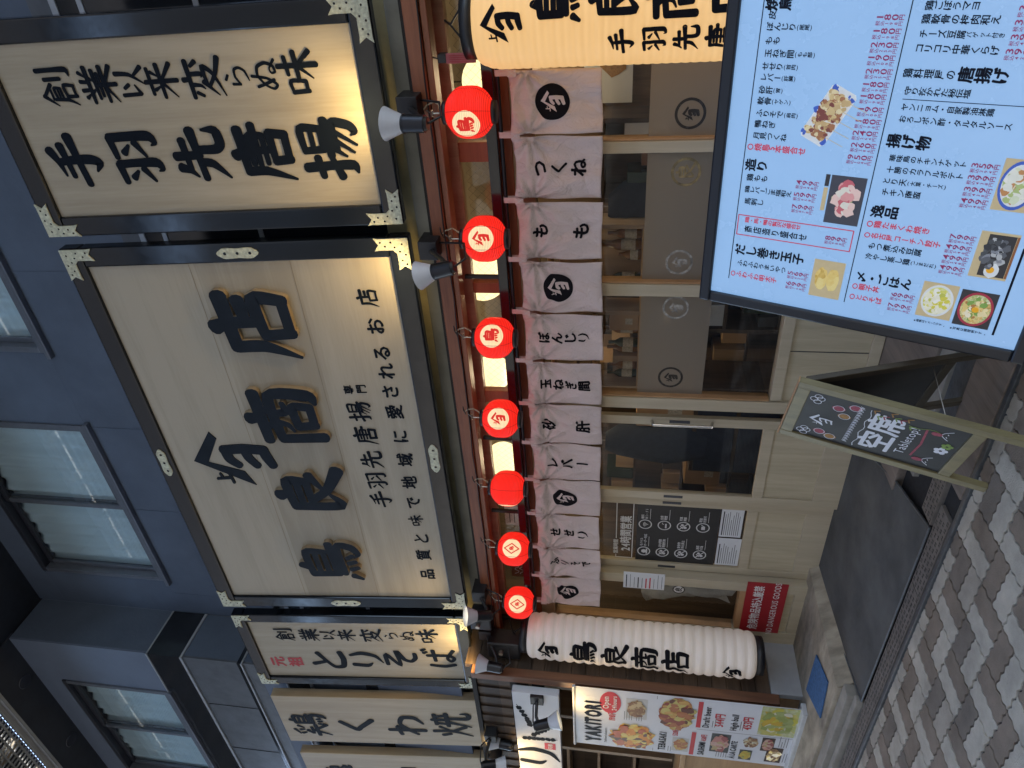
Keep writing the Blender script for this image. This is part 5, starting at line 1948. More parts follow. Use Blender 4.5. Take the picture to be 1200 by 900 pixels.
    if T_ == 'logo':
        q.build('round_crest', pan)
for i, x in enumerate(EDG):
    q = MB()
    a = x + 2.9
    dx = -0.018 if i == 0 else (0.018 if i == 12 else 0)
    a += dx
    pts = []
    for k in range(9):
        t_ = PI * k / 8
        pts.append((-0.014 * math.cos(t_), 0.005 + 0.014 * math.sin(t_)))
    prof = [(-0.014, -0.07)] + pts + [(0.014, -0.07)]
    vs = [(a - 0.016, y, z) for y, z in prof] + [(a + 0.016, y, z) for y, z in prof]
    n = len(prof)
    q.add(vs, [(k, k + 1, n + k + 1, n + k) for k in range(n - 1)], M['cloth'])
    mpx = lambda px, pz, d: (a + px, -0.0305 - d, pz)
    q.rect(-0.017, 0.017, -0.10, -0.052, M['cloth'], mpx, 0)
    q.line([(-0.014, -0.096), (0.014, -0.056)], 0.002, M['paper'], mpx, 0.001)
    q.line([(0.014, -0.096), (-0.014, -0.056)], 0.002, M['paper'], mpx, 0.0014)
    q.build('tab', nr)

# ================================================================ lit menu board
LT = Vector((-1.6005, -0.9487, 1.2154))
LE = Vector((0, -0.3894, -0.9211))
ang = -math.atan2(0.3894, 0.9211)
lm = thing('menu_board', 'large tilted backlit menu board with blue white panel in a dark frame', 'menu board', (LT.x + 0.66, LT.y, LT.z), (ang, 0, 0))
LX = -0.66


def lp(a, b, d):                       # a right, b down from the panel's upper left corner
    return (a + LX, -d, -b)


def lx(x, z, d):                       # x as a, z = -b
    return (x + LX, -d, z)


PW, PH = 1.42, 1.205
q = MB()
fwid = 0.05
for a0, a1, b0, b1 in ((-fwid, PW + fwid, -fwid, 0), (-fwid, PW + fwid, PH, PH + fwid), (-fwid, 0, 0, PH), (PW, PW + fwid, 0, PH)):
    q.box(a0 + LX, a1 + LX, -0.016, 0.085, -b1, -b0, M['bezel'])
q.build('frame', lm, 0.008)
q = MB()
q.box(LX, PW + LX, 0.0, 0.045, -PH, 0, M['screen'])
q.build('panel', lm)
q = MB()
q.line([(0.058, -0.067), (PW - 0.05, -0.0845)], 0.004, M['menuink'], lx, 0.0)
q = MB()
for (p0, p1, w_) in (((0.08, -0.076), (1.40, -0.084), 0.0035), ((0.07, -0.572), (1.40, -0.572), 0.0035), ((0.05, -1.121), (0.41, -1.12), 0.008), ((0.895, -0.611), (0.895, -0.98), 0.0025),
                     ((1.235, -0.09), (1.235, -0.545), 0.004), ((1.247, -0.09), (1.247, -0.545), 0.002)):
    q.line([p0, p1], w_, M['menuink'], lx, 0.002)
q.line([(0.385, -0.087), (0.385, -0.549), (0.296, -0.549), (0.296, -0.087), (0.385, -0.087)], 0.004, M['menured'], lx, 0.002)
q.build('rules', lm)
MENU = [('焼鳥', 1.196, 0.088, 0.184, 'k'), ('皮', 1.157, 0.104, 0.133, 'k'), ('ぼんじり(尾尾)', 1.118, 0.102, 0.267, 'k'), ('もも', 1.071, 0.104, 0.159, 'k'), ('玉ねぎ間(もも部)', 1.027, 0.108, 0.293, 'k'),
 ('せせり(首肉)', 0.982, 0.104, 0.24, 'k'), ('レバー(肝臓)', 0.942, 0.103, 0.237, 'k'), ('砂肝(胃)', 0.897, 0.103, 0.197, 'k'), ('軟骨(ヤゲン)', 0.856, 0.103, 0.233, 'k'), ('ふりそで(肩肉)', 0.809, 0.104, 0.267, 'k'),
 ('鴨ねぎ', 0.768, 0.103, 0.186, 'k'), ('月見つくね', 0.723, 0.104, 0.236, 'k'), ('○焼鳥5本盛合せ', 0.677, 0.084, 0.315, 'r'), ('造り', 0.603, 0.086, 0.179, 'k'), ('鶏もも', 0.551, 0.099, 0.186, 'k'),
 ('鶏レバーごま塩和え', 0.5, 0.098, 0.288, 'k'), ('馬刺し', 0.449, 0.103, 0.183, 'k'), ('鶏・馬・鴨の贅沢な盛合せ', 0.367, 0.115, 0.346, 'r'), ('商店造り盛合せ', 0.326, 0.116, 0.379, 'k'), ('だし巻き玉子', 0.227, 0.086, 0.382, 'k'),
 ('ふわふわうまいやつ', 0.164, 0.105, 0.318, 'k'), ('○ふわふわ明太子', 0.109, 0.08, 0.285, 'r'), ('P180', 1.155, 0.47, 0.556, 'p'), ('P180', 1.112, 0.468, 0.555, 'p'), ('P230', 1.068, 0.469, 0.557, 'p'), ('P190', 1.027, 0.469, 0.555, 'p'),
 ('P230', 0.982, 0.47, 0.557, 'p'), ('P180', 0.938, 0.47, 0.555, 'p'), ('P180', 0.897, 0.47, 0.555, 'p'), ('P190', 0.852, 0.47, 0.556, 'p'), ('P180', 0.809, 0.47, 0.557, 'p'), ('P240', 0.766, 0.469, 0.554, 'p'), ('P260', 0.722, 0.472, 0.558, 'p'),
 ('P950', 0.676, 0.468, 0.555, 'p'), ('P499', 0.555, 0.298, 0.383, 'p'), ('P599', 0.505, 0.296, 0.382, 'p'), ('P799', 0.454, 0.297, 0.38, 'p'), ('P899', 0.341, 0.447, 0.528, 'p'), ('P569', 0.158, 0.325, 0.409, 'p'), ('P699', 0.109, 0.325, 0.409, 'p'),
 ('P380', 1.187, 0.877, 0.962, 'p'), ('P390', 1.146, 0.877, 0.962, 'p'), ('P390', 1.104, 0.878, 0.963, 'p'), ('P390', 1.061, 0.876, 0.962, 'p'), ('P359', 0.69, 0.878, 0.962, 'p'), ('P399', 0.647, 0.878, 0.961, 'p'), ('P399', 0.604, 0.877, 0.962, 'p'),
 ('P499', 0.561, 0.878, 0.961, 'p'), ('P799', 0.422, 0.879, 0.961, 'p'), ('P499', 0.38, 0.875, 0.958, 'p'), ('P499', 0.337, 0.876, 0.958, 'p'), ('P499', 0.294, 0.876, 0.957, 'p'), ('P699', 0.145, 0.737, 0.822, 'p'), ('P799', 0.097, 0.736, 0.821, 'p'),
 ('鶏ごぼうマヨ', 1.192, 0.611, 0.771, 'k'), ('鶏軟骨の梅肉和え', 1.152, 0.61, 0.838, 'k'), ('チーズ豆腐バゲット付き', 1.107, 0.613, 0.862, 'k'), ('コリコリ中華くらげ', 1.062, 0.611, 0.86, 'k'), ('鶏料理屋の', 0.982, 0.592, 0.755, 'k'), ('唐揚げ', 0.985, 0.759, 0.909, 'k'),
 ('守り抜かれた秘伝塩', 0.924, 0.61, 0.814, 'k'), ('ヤンニョム・自家製油淋鶏', 0.869, 0.612, 0.899, 'k'), ('おろしポン酢・タルタルソース', 0.827, 0.613, 0.963, 'k'), ('揚げ物', 0.749, 0.59, 0.736, 'k'), ('華味鳥のチキンナゲット', 0.687, 0.613, 0.865, 'k'),
 ('十勝のカラフルポテト', 0.644, 0.613, 0.866, 'k'), ('とり天(大葉・チーズ)', 0.6, 0.608, 0.824, 'k'), ('チキン南蛮', 0.558, 0.614, 0.748, 'k'), ('逸品', 0.479, 0.591, 0.69, 'k'), ('もつ煮込み豆腐', 0.336, 0.611, 0.804, 'k'), ('冷やし蒸し鶏(ごまだれ)', 0.291, 0.61, 0.868, 'k'),
 ('〆・ごはん', 0.196, 0.594, 0.8, 'k'), ('※画像はイメージです。', 0.05, 0.841, 0.955, 'k'), ('※写真は調理例です。', 0.047, 0.971, 1.098, 'k'), ('○鶏たまくわ焼き', 0.426, 0.586, 0.81, 'r'), ('○名古屋コーチン餃子', 0.379, 0.586, 0.859, 'r'), ('○親子丼', 0.152, 0.586, 0.692, 'r'), ('○とりそば', 0.103, 0.585, 0.712, 'r')]
MM = {'k': M['menuink'], 'r': M['menured'], 'p': M['menupurple']}
BIG = ('焼鳥', '造り', 'だし巻き玉子', '唐揚げ', '揚げ物', '逸品', '〆・ごはん')
for s_, a, b0, b1, c in MENU:
    qs = {k: MB() for k in 'krp'}
    if s_[0] == 'P':
        num = s_[1:]
        tot = b1 - b0
        step = tot / 3.62
        z = -b0
        for ch in num:
            vs, fs = glyph_mesh(ch, 0.016)
            xs = [p_[0] for p_ in vs]
            mid, wd = (min(xs) + max(xs)) / 2, 0.036
            qs['p'].add([lx(a + (px - mid) * 0.040, z - step / 2 + (py - 0.35) * 0.030, 0.002 + pe) for px, py, pe in vs], fs, MM['p'])
            z -= step
        emit_text(qs['p'], '円', a, z + 0.001, 0.019, lx, 0.002, MM['p'], vertical=True, bold=0.02)
        tax = str(int(int(num) * 1.1))
        z = -b0 - 0.001
        for ch in '税込' + tax + '円':
            st = (b1 - b0) / (len(tax) + 3)
            vs, fs = glyph_mesh(ch, 0.01)
            xs = [p_[0] for p_ in vs]
            mid = (min(xs) + max(xs)) / 2
            qs['p'].add([lx(a - 0.0195 + (px - mid) * 0.0155, z - st / 2 + (py - 0.36) * 0.0145, 0.002 + pe) for px, py, pe in vs], fs, MM['p'])
            z -= st
        qs['p'].build('price', lm)
        continue
    # width units: characters in brackets are set smaller
    if '(' in s_:
        i = s_.index('(')
        A, B = s_[:i], s_[i:]
    elif s_.startswith('チーズ'):
        A, B = 'チーズ豆腐', 'バゲット付き'
    else:
        A, B = s_, ''
    un = lambda q_: sum(1.0 if wide(ch) else 0.62 for ch in q_)
    n = un(A) + un(B) * 0.66
    sz = (b1 - b0) / n
    big = s_ in BIG
    tgt = 0.052 if big else (0.013 if s_[0] == '※' else (0.027 if len(s_) > 9 else 0.031))
    st = sz / tgt
    bd = 0.04 if big else (0.026 if c != 'k' else 0.024)
    z = -b0
    z = emit_text(qs[c], A, a, z, tgt, lx, 0.002, MM[c], vertical=True, bold=bd, step=st)
    if B:
        emit_text(qs[c], B, a, z, tgt * 0.66, lx, 0.002, MM[c], vertical=True, bold=bd, step=st)
    qs[c].build('dish_name', lm)
FE = 0.30
F_yaki = foodmat('printed_skewers', [(0.16, 0.05, 0.03), (0.42, 0.2, 0.08), (0.6, 0.45, 0.2), (0.72, 0.62, 0.38)], 60, emit=FE)
F_sash = foodmat('printed_sashimi', [(0.55, 0.1, 0.12), (0.68, 0.3, 0.28), (0.75, 0.5, 0.42), (0.7, 0.65, 0.55)], 40, emit=FE)
F_egg = foodmat('printed_omelette', [(0.5, 0.3, 0.05), (0.7, 0.52, 0.16), (0.75, 0.62, 0.25)], 30, emit=FE)
F_char = foodmat('printed_chicken', [(0.02, 0.025, 0.03), (0.07, 0.08, 0.09), (0.2, 0.22, 0.24), (0.4, 0.42, 0.44)], 60, emit=FE)
F_bowl = foodmat('printed_bowl', [(0.55, 0.48, 0.04), (0.6, 0.6, 0.1), (0.7, 0.7, 0.5), (0.75, 0.75, 0.65)], 45, emit=FE)
F_rice = foodmat('printed_rice_bowl', [(0.25, 0.12, 0.04), (0.6, 0.4, 0.12), (0.7, 0.6, 0.3), (0.3, 0.4, 0.12), (0.75, 0.7, 0.5)], 55, emit=FE)
F_salad = foodmat('printed_salad', [(0.35, 0.2, 0.08), (0.45, 0.5, 0.25), (0.65, 0.68, 0.5), (0.72, 0.72, 0.62)], 50, emit=FE)


def pm(name, c, e=FE):
    return mat(name, c, 0.4, noise=0.1, nscale=30, emit=c, estr=e)


P_slate, P_tan, P_white, P_blue, P_red, P_yolk, P_green, P_dark, P_brown = (pm('printed_slate', (0.05, 0.055, 0.075)), pm('printed_tabletop', (0.55, 0.45, 0.26)), pm('printed_china', (0.68, 0.72, 0.74)), pm('printed_blue', (0.05, 0.12, 0.5)),
    pm('printed_red_lacquer', (0.35, 0.03, 0.06)), pm('printed_yolk', (0.8, 0.4, 0.02)), pm('printed_green', (0.12, 0.35, 0.05)), pm('printed_dark', (0.03, 0.03, 0.035)), pm('printed_wood', (0.25, 0.1, 0.04)))


def photo(parent, mapf, a0, a1, b0, b1, bgm, draw, d=0.0015):
    q = MB()
    if bgm:
        q.rect(a0, a1, -b1, -b0, bgm, mapf, d)
    draw(q, (a0 + a1) / 2, -(b0 + b1) / 2, (a1 - a0) / 2, (b1 - b0) / 2, mapf, d)
    return q.build('printed_photo', parent)


random.seed(9)


def dr_yaki(q, cx, cz, w, h_, mf, d):
    c, sn = math.cos(-0.45), math.sin(-0.45)
    rm = lambda x, z, dd: mf(cx + (x - cx) * c - (z - cz) * sn, cz + (x - cx) * sn + (z - cz) * c, dd)
    hw, hh = w * 0.92, h_ * 0.62
    q.poly([rm(cx + a, cz + b, d + 0.0006) for a, b in ((-hw, -hh * 0.8), (-hw * 0.9, -hh), (hw * 0.9, -hh), (hw, -hh * 0.8), (hw, hh * 0.8), (hw * 0.9, hh), (-hw * 0.9, hh), (-hw, hh * 0.8))], P_white)
    for a, b in ((-0.8, 0.7), (0.8, 0.7), (-0.8, -0.75), (0.82, -0.7), (0, 0.86)):
        dish(q, cx + hw * a, cz + hh * b, 0.02, 0.02, rm, d + 0.001, [P_blue], 4, 0.010)
    for k in range(5):
        x = cx - hw * 0.66 + k * hw * 0.33
        q.line([(x, cz + hh * 0.6), (x + 0.005, cz - h_ * 1.35)], 0.0022, P_tan, rm, d + 0.0012)
        for j in range(5):
            dish(q, x, cz + hh * (0.62 - j * 0.3), 0.018, 0.016, rm, d + 0.0016 + 0.00045 * k + 0.00008 * j, T_yaki if k != 2 else T_yaki[2:4] + T_yaki[:1], 7, 0.011)


def dish(q, cx, cz, rx, rz, mf, d, pal, n, size, spread=0.72, elong=1.0):
    """a printed plate of food: many small irregular pieces in several tones"""
    for k in range(n):
        t_, rr = random.uniform(0, 2 * PI), math.sqrt(random.random()) * spread
        r = size * random.uniform(0.55, 1.25)
        q.disc((cx + rx * rr * math.cos(t_), cz + rz * rr * math.sin(t_)), r, random.choice(pal), mf, d + 0.00004 * k, 9, rx=r * elong * random.uniform(0.7, 1.3), wob=0.25, rot=random.uniform(0, PI))


def blobs(mt, n, r, plate=None, pr=None, extra=None):
    def f(q, cx, cz, w, h_, mf, d):
        if plate:
            q.disc((cx, cz), h_ * pr, plate, mf, d + 0.0006, 28, rx=w * pr)
            if extra:
                q.disc((cx, cz), h_ * pr * 0.86, extra, mf, d + 0.0009, 28, rx=w * pr * 0.86)
        dish(q, cx, cz, w, h_, mf, d + 0.0012, mt if isinstance(mt, list) else [mt], n * 3, r * 0.7, 0.62)
    return f


def dr_egg(q, cx, cz, w, h_, mf, d):
    for s_ in (-1, 1):
        q.disc((cx, cz + s_ * h_ * 0.38), h_ * 0.4, F_egg, mf, d + 0.001 + 0.0002 * s_, 18, rx=w * 0.6, wob=0.08)


def dr_kuwa(q, cx, cz, w, h_, mf, d):
    q.rect(cx - w * 0.9, cx + w * 0.9, cz - h_ * 0.85, cz + h_ * 0.55, P_dark, mf, d + 0.0004)
    q.rect(cx - w * 0.9, cx + w * 0.9, cz - h_, cz - h_ * 0.87, P_brown, mf, d + 0.0005)
    blobs(T_char, 22, 0.016)(q, cx + w * 0.1, cz, w, h_, mf, d)
    q.disc((cx - w * 0.62, cz - h_ * 0.1), 0.024, P_white, mf, d + 0.003, 16, rx=0.03, wob=0.08)
    q.disc((cx - w * 0.6, cz - h_ * 0.05), 0.013, P_yolk, mf, d + 0.0034, 14)


def dr_rice(q, cx, cz, w, h_, mf, d):
    blobs(T_rice, 18, 0.014, P_red, 0.95, F_rice)(q, cx, cz, w, h_, mf, d)
    q.disc((cx, cz), 0.012, P_yolk, mf, d + 0.004, 12)


def tones(name, cols, e=FE):
    return [pm(name, c, e) for c in cols]


T_sash = tones('print_flesh', [(0.55, 0.13, 0.16), (0.68, 0.32, 0.32), (0.75, 0.55, 0.5), (0.7, 0.68, 0.6), (0.25, 0.4, 0.12)])
T_char = tones('print_char', [(0.03, 0.035, 0.045), (0.1, 0.11, 0.13), (0.22, 0.24, 0.28), (0.42, 0.44, 0.46), (0.06, 0.07, 0.08)])
T_bowl = tones('print_soup', [(0.62, 0.58, 0.08), (0.68, 0.66, 0.2), (0.75, 0.74, 0.6), (0.8, 0.8, 0.74), (0.5, 0.52, 0.1)])
T_rice = tones('print_rice', [(0.7, 0.55, 0.2), (0.75, 0.66, 0.38), (0.78, 0.72, 0.55), (0.2, 0.35, 0.08), (0.4, 0.2, 0.06)])
T_salad = tones('print_salad', [(0.72, 0.74, 0.66), (0.62, 0.68, 0.5), (0.4, 0.5, 0.2), (0.5, 0.25, 0.1), (0.78, 0.78, 0.72)])
T_yaki = tones('print_skewer', [(0.62, 0.48, 0.24), (0.72, 0.62, 0.38), (0.35, 0.16, 0.08), (0.2, 0.06, 0.05), (0.55, 0.4, 0.2)])
photo(lm, lx, 0.70, 0.935, 0.29, 0.455, None, dr_yaki)
photo(lm, lx, 0.405, 0.60, 0.428, 0.557, P_slate, blobs(T_sash, 12, 0.028))
photo(lm, lx, 0.405, 0.60, 0.405, 0.424, None, lambda q, cx, cz, w, h_, mf, d: (q.rect(cx + 0.05, cx + w, cz - 0.008, cz + 0.008, P_dark, mf, d), q.rect(cx - 0.05, cx + 0.045, cz - 0.008, cz + 0.008, P_tan, mf, d)))
photo(lm, lx, 0.072, 0.242, 0.425, 0.548, P_tan, dr_egg)
photo(lm, lx, 0.276, 0.459, 0.975, 1.098, P_tan, dr_kuwa)
photo(lm, lx, 0.073, 0.226, 0.841, 0.965, P_tan, blobs(T_bowl, 13, 0.014, P_white, 0.9, F_bowl))
photo(lm, lx, 0.065, 0.219, 0.975, 1.099, P_dark, dr_rice)
photo(lm, lx, 0.54, 0.725, 0.975, 1.094, P_tan, blobs(T_salad, 22, 0.02, P_blue, 0.95, P_white))
# legs of the stand
for a in (0.08, PW - 0.08):
    q = MB()
    dz = -PH - fwid
    q.box(a + LX - 0.025, a + LX + 0.025, -0.01, 0.04, dz - 0.06, dz, M['bezel'])
    q.build('foot', lm, 0.004)
q = MB()
Minv = Matrix.Rotation(-ang, 4, 'X')
for a in (0.25, PW - 0.25):
    top = Vector((a + LX, 0.06, -0.25))
    foot = Minv @ Vector((a + LX, 0.30, -LT.z + 0.01))
    q.tube([top, foot], 0.016, M['bezel'], 8)
q.build('rear_strut', lm)

# ================================================================ chalkboard easel
A0, A1 = Vector((-2.304, -1.432, 0)), Vector((-1.935, -1.591, 0))
ax = (A1 - A0).normalized()
rz = math.atan2(ax.y, ax.x)
mid = (A0 + A1) / 2
WE = (A1 - A0).length / 2 + 0.012
ez = thing('chalkboard_easel', 'wooden A-frame chalkboard standing open on the pavement with chalk drawings', 'chalkboard', (mid.x, mid.y, 0), (0, 0, rz))
HT, LEAN = 0.855, 0.255
sl_len = math.hypot(HT, LEAN)
ta = -math.atan2(LEAN, HT)
R1 = Matrix.Rotation(ta, 4, 'X')


def ef(x, z, d):                       # on the front leaf: x right, z along the leaf from the foot
    v = R1 @ Vector((x, -d, z))
    return (v.x, v.y, v.z)


q = MB()
for s_ in (-1, 1):
    q.box(s_ * WE - 0.022, s_ * WE + 0.022, -0.012, 0.018, 0.0, sl_len, M['olivewood'], R1)
q.box(-WE + 0.022, WE - 0.022, -0.011, 0.017, sl_len - 0.055, sl_len - 0.001, M['olivewood'], R1)
q.box(-WE + 0.022, WE - 0.022, -0.011, 0.017, 0.155, 0.205, M['olivewood'], R1)
q.box(-WE - 0.022, WE + 0.022, -0.0135, 0.0195, sl_len, sl_len + 0.006, M['edgewood'], R1)
q.build('front_frame', ez, 0.003)
q = MB()
q.box(-WE + 0.022, WE - 0.022, -0.002, 0.010, 0.205, sl_len - 0.055, M['chalkboard'], R1)
q.build('chalkboard', ez)
q = MB()
BL, BR, BB, BT = -WE + 0.03, WE - 0.03, 0.212, sl_len - 0.062
emit_glyph(q, 'logo', -0.03, BT - 0.085, 0.10, ef, 0.004, M['chalkwhite'], 0.6)
for cx, cz, mm in ((-0.125, BT - 0.10, 'chalkpink'), (-0.175 + 0.03, BT - 0.15, 'chalkorange'), (0.10, BT - 0.13, 'chalkpink'), (0.05, BT - 0.165, 'chalkorange'), (0.135, BT - 0.19, 'chalkpink')):
    q.disc((cx, cz), 0.028, M[mm], ef, 0.0035, 18, rx=0.018)
    q.ring((cx, cz), 0.021, 0.024, M['chalkwhite'], ef, 0.004, 20)
for cx in (-0.15, 0.13):
    for k in range(4):
        q.ring((cx + 0.02 * math.cos(k * 1.7), BT - 0.035 + 0.014 * math.sin(k * 1.7)), 0.014, 0.0175, M['chalkwhite'], ef, 0.004 + 0.0002 * k, 14)
zr = BT - 0.225
for i in range(15):                     # a row of small capitals-like scallops
    x = -0.15 + i * 0.021
    q.line([(x, zr), (x + 0.005, zr + 0.02), (x + 0.010, zr + 0.004), (x + 0.016, zr + 0.02)], 0.0035, M['chalkwhite'], ef, 0.004)
q.line([(-0.165 + 0.02 * i, zr - 0.03 + 0.006 * math.sin(i * 1.3)) for i in range(17)], 0.003, M['chalkwhite'], ef, 0.004)
q.build('chalk_lanterns', ez)
q = MB()
emit_text(q, '空席', -0.152, BT - 0.385, 0.15, ef, 0.004, M['chalkwhite'], bold=0.03)
emit_text(q, 'Tabletop!', -0.12, BT - 0.455, 0.055, ef, 0.004, M['chalkwhite'], bold=0.0)
q.build('chalk_lettering', ez)
q = MB()
q.line([(-0.11, BT - 0.485), (0.0, BT - 0.492), (0.12, BT - 0.478)], 0.009, M['chalkpink'], ef, 0.004)
for k in range(8):
    cx = 0.11 + random.uniform(-0.025, 0.045)
    q.line([(cx, BT - 0.27 - 0.022 * k), (cx + 0.02, BT - 0.26 - 0.022 * k), (cx + 0.03, BT - 0.28 - 0.022 * k)], 0.006, M[('chalkorange', 'chalkgreen', 'chalkpink')[k % 3]], ef, 0.0045)
for cx in (-0.125, 0.11):
    z = BB + 0.05
    pts = [(cx - 0.03 + 0.008 * i, z + 0.032 * math.sin(PI * i / 9)) for i in range(10)]
    q.line(pts, 0.0035, M['chalkwhite'], ef, 0.004)
    q.disc((cx, z + 0.05), 0.022, M['chalkpink'], ef, 0.0045, 12, rx=0.014, wob=0.1)
    q.line([(cx - 0.01, z + 0.01), (cx - 0.004, z + 0.014)], 0.004, M['chalkwhite'], ef, 0.0046)
    q.line([(cx + 0.012, z + 0.01), (cx + 0.018, z + 0.014)], 0.004, M['chalkwhite'], ef, 0.0046)
for k in range(5):
    q.disc((-0.01 + 0.017 * math.cos(k * 1.25), BB + 0.045 + 0.017 * math.sin(k * 1.25)), 0.012, M['chalkwhite'], ef, 0.004 + 0.0002 * k, 10)
    q.disc((0.035 + 0.014 * math.cos(k * 1.25), BB + 0.035 + 0.014 * math.sin(k * 1.25)), 0.010, M['chalkgreen'], ef, 0.0041 + 0.0002 * k, 10)
q.line([(0.12 + 0.01 * math.sin(i), BB + 0.09 + 0.02 * i) for i in range(7)], 0.004, M['chalkgreen'], ef, 0.004)
q.build('chalk_drawing', ez)
# rear leaf
yb = LEAN * 2 - 0.06
tb = math.atan2(yb - LEAN, HT)
R2 = Matrix.Translation((0, yb, 0)) @ Matrix.Rotation(tb, 4, 'X')
L2 = math.hypot(HT, yb - LEAN)
q = MB()
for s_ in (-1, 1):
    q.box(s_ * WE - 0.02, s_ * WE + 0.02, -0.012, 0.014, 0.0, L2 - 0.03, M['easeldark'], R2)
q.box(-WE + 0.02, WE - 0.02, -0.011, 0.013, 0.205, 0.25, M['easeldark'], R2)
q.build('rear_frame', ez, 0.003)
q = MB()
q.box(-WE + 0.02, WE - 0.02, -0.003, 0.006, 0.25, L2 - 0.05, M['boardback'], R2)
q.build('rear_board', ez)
q = MB()
for s_ in (-1, 1):
    q.tube([ef(s_ * (WE - 0.03), 0.3, -0.01), tuple(R2 @ Vector((s_ * (WE - 0.03), -0.01, 0.3)))], 0.002, M['chain'], 5)
q.build('stay_chain', ez)

# ================================================================ roll-up banner
bn = thing('roll_up_banner', 'tall white roll-up banner with red and black menu print and food pictures', 'banner', (-5.86, -0.66, 0.10))
BW, BH = 0.44, 1.84
q = MB()
NB_ = 24
vs, fs = [], []


def bf(x, z, d):
    c = 0.012 * math.sin(PI * (x + BW) / (2 * BW)) - 0.006
    return (x, -d - c, z)


for j in range(NB_ + 1):
    z = 0.05 + (BH - 0.05) * j / NB_
    for i in range(13):
        vs.append(bf(-BW + 2 * BW * i / 12, z, 0))
fs = [(j * 13 + i, j * 13 + i + 1, (j + 1) * 13 + i + 1, (j + 1) * 13 + i) for j in range(NB_) for i in range(12)]
q.add(vs, fs, M['banner'], True)
q.build('sheet', bn)
q = MB()
q.box(-BW - 0.02, BW + 0.02, -0.05, 0.05, 0.0, 0.055, M['trim'])
for s_ in (-1, 1):
    q.box(s_ * 0.3 - 0.02, s_ * 0.3 + 0.02, -0.14, 0.14, -0.012, 0.004, M['trim'])
q.build('base', bn, 0.008)
q = MB()
q.cone((-BW - 0.01, 0.0, BH), (BW + 0.01, 0.0, BH), 0.013, 0.013, M['trim'], 12)
q.cone((0, 0.03, 0.05), (0, 0.03, BH - 0.01), 0.009, 0.009, M['steel'], 10)
q.build('pole', bn)


def bx(fx, fz):
    return -BW + 2 * BW * fx, BH * (1 - fz)


q = MB()
x, z = bx(0.08, 0.122)
vs0 = 0.185
q = MB()
emit_text(q, 'YAKITORI', x, z, vs0, bf, 0.003, M['menuink'], bold=0.07, sx=0.64)
q.build('black_print', bn)
q = MB()
emit_text(q, 'Yakitori skewers', bx(0.08, 0.152)[0], bx(0, 0.152)[1], 0.032, bf, 0.003, M['menuink'], bold=0.012)
q.build('black_print', bn)
q = MB()
emit_text(q, 'TEBASAKI', bx(0.06, 0.425)[0], bx(0, 0.425)[1], 0.085, bf, 0.003, M['menuink'], bold=0.03, sx=0.72)
q.build('black_print', bn)
q = MB()
emit_text(q, 'SASHIMI', bx(0.05, 0.603)[0], bx(0, 0.603)[1], 0.075, bf, 0.003, M['menuink'], bold=0.03, sx=0.75)
q.build('black_print', bn)
q = MB()
emit_text(q, 'À LA CARTE', bx(0.05, 0.742)[0], bx(0, 0.742)[1], 0.068, bf, 0.003, M['menuink'], bold=0.03, sx=0.70)
q.build('black_print', bn)
q = MB()
emit_text(q, 'Draft beer', bx(0.56, 0.605)[0], bx(0, 0.605)[1], 0.075, bf, 0.003, M['menuink'], bold=0.02, sx=0.8)
q.build('black_print', bn)
q = MB()
emit_text(q, 'High ball', bx(0.56, 0.725)[0], bx(0, 0.725)[1], 0.075, bf, 0.003, M['menuink'], bold=0.02, sx=0.8)
q.build('black_print', bn)
q = MB()
q.line([bx(0.02, 0.37), bx(0.98, 0.37)], 0.003, M['latch'], bf, 0.002)
q.line([bx(0.52, 0.555), bx(0.52, 0.98)], 0.003, M['latch'], bf, 0.002)
q.build('divider', bn)
random.seed(17)
for fx, fz, n in ((0.55, 0.23, 4), (0.55, 0.285, 3), (0.05, 0.44, 2), (0.05, 0.66, 5), (0.08, 0.955, 3), (0.36, 0.92, 4), (0.58, 0.62, 2), (0.58, 0.74, 2)):
    q = MB()
    for k in range(n):
        a, b = bx(fx, fz + k * 0.011)
        q.line([(a, b), (a + random.uniform(0.08, 0.16), b)], 0.004, M['latch'], bf, 0.003)
    q.build('small_print', bn)
q = MB()
q.disc(bx(0.80, 0.165), 0.088, M['redbadge'], bf, 0.003, 26, rx=0.15)
emit_text(q, 'Open', bx(0.80, 0.158)[0], bx(0, 0.158)[1], 0.07, bf, 0.005, M['white'], bold=0.02, align='c')
emit_text(q, '24hours', bx(0.80, 0.193)[0], bx(0, 0.193)[1], 0.055, bf, 0.005, M['white'], bold=0.02, align='c')
q.build('red_badge', bn)
q = MB()
emit_text(q, '198円', bx(0.50, 0.188)[0], bx(0, 0.188)[1], 0.075, bf, 0.003, M['redbadge'], bold=0.03, sx=0.8)
q.build('red_print', bn)
q = MB()
emit_text(q, '528円', bx(0.36, 0.475)[0], bx(0, 0.475)[1], 0.06, bf, 0.003, M['redbadge'], bold=0.03, sx=0.75)
q.build('red_print', bn)
q = MB()
emit_text(q, '544円', bx(0.60, 0.665)[0], bx(0, 0.665)[1], 0.09, bf, 0.003, M['redbadge'], bold=0.03, sx=0.75)
q.build('red_print', bn)
q = MB()
emit_text(q, '453円', bx(0.60, 0.785)[0], bx(0, 0.785)[1], 0.09, bf, 0.003, M['redbadge'], bold=0.03, sx=0.75)
q.build('red_print', bn)
q = MB()
emit_text(q, '658円', bx(0.32, 0.603)[0], bx(0, 0.603)[1], 0.055, bf, 0.003, M['redbadge'], bold=0.03, sx=0.7)
q.build('red_print', bn)
for a, b, fz in ((0.03, 0.46, 0.545), (0.55, 0.96, 0.557)):
    q = MB()
    x0, z0_ = bx(a, fz + 0.012)
    x1, z1_ = bx(b, fz - 0.008)
    q.rect(x0, x1, z0_, z1_, M['redbadge'], bf, 0.003)
    q.build('red_bar', bn)
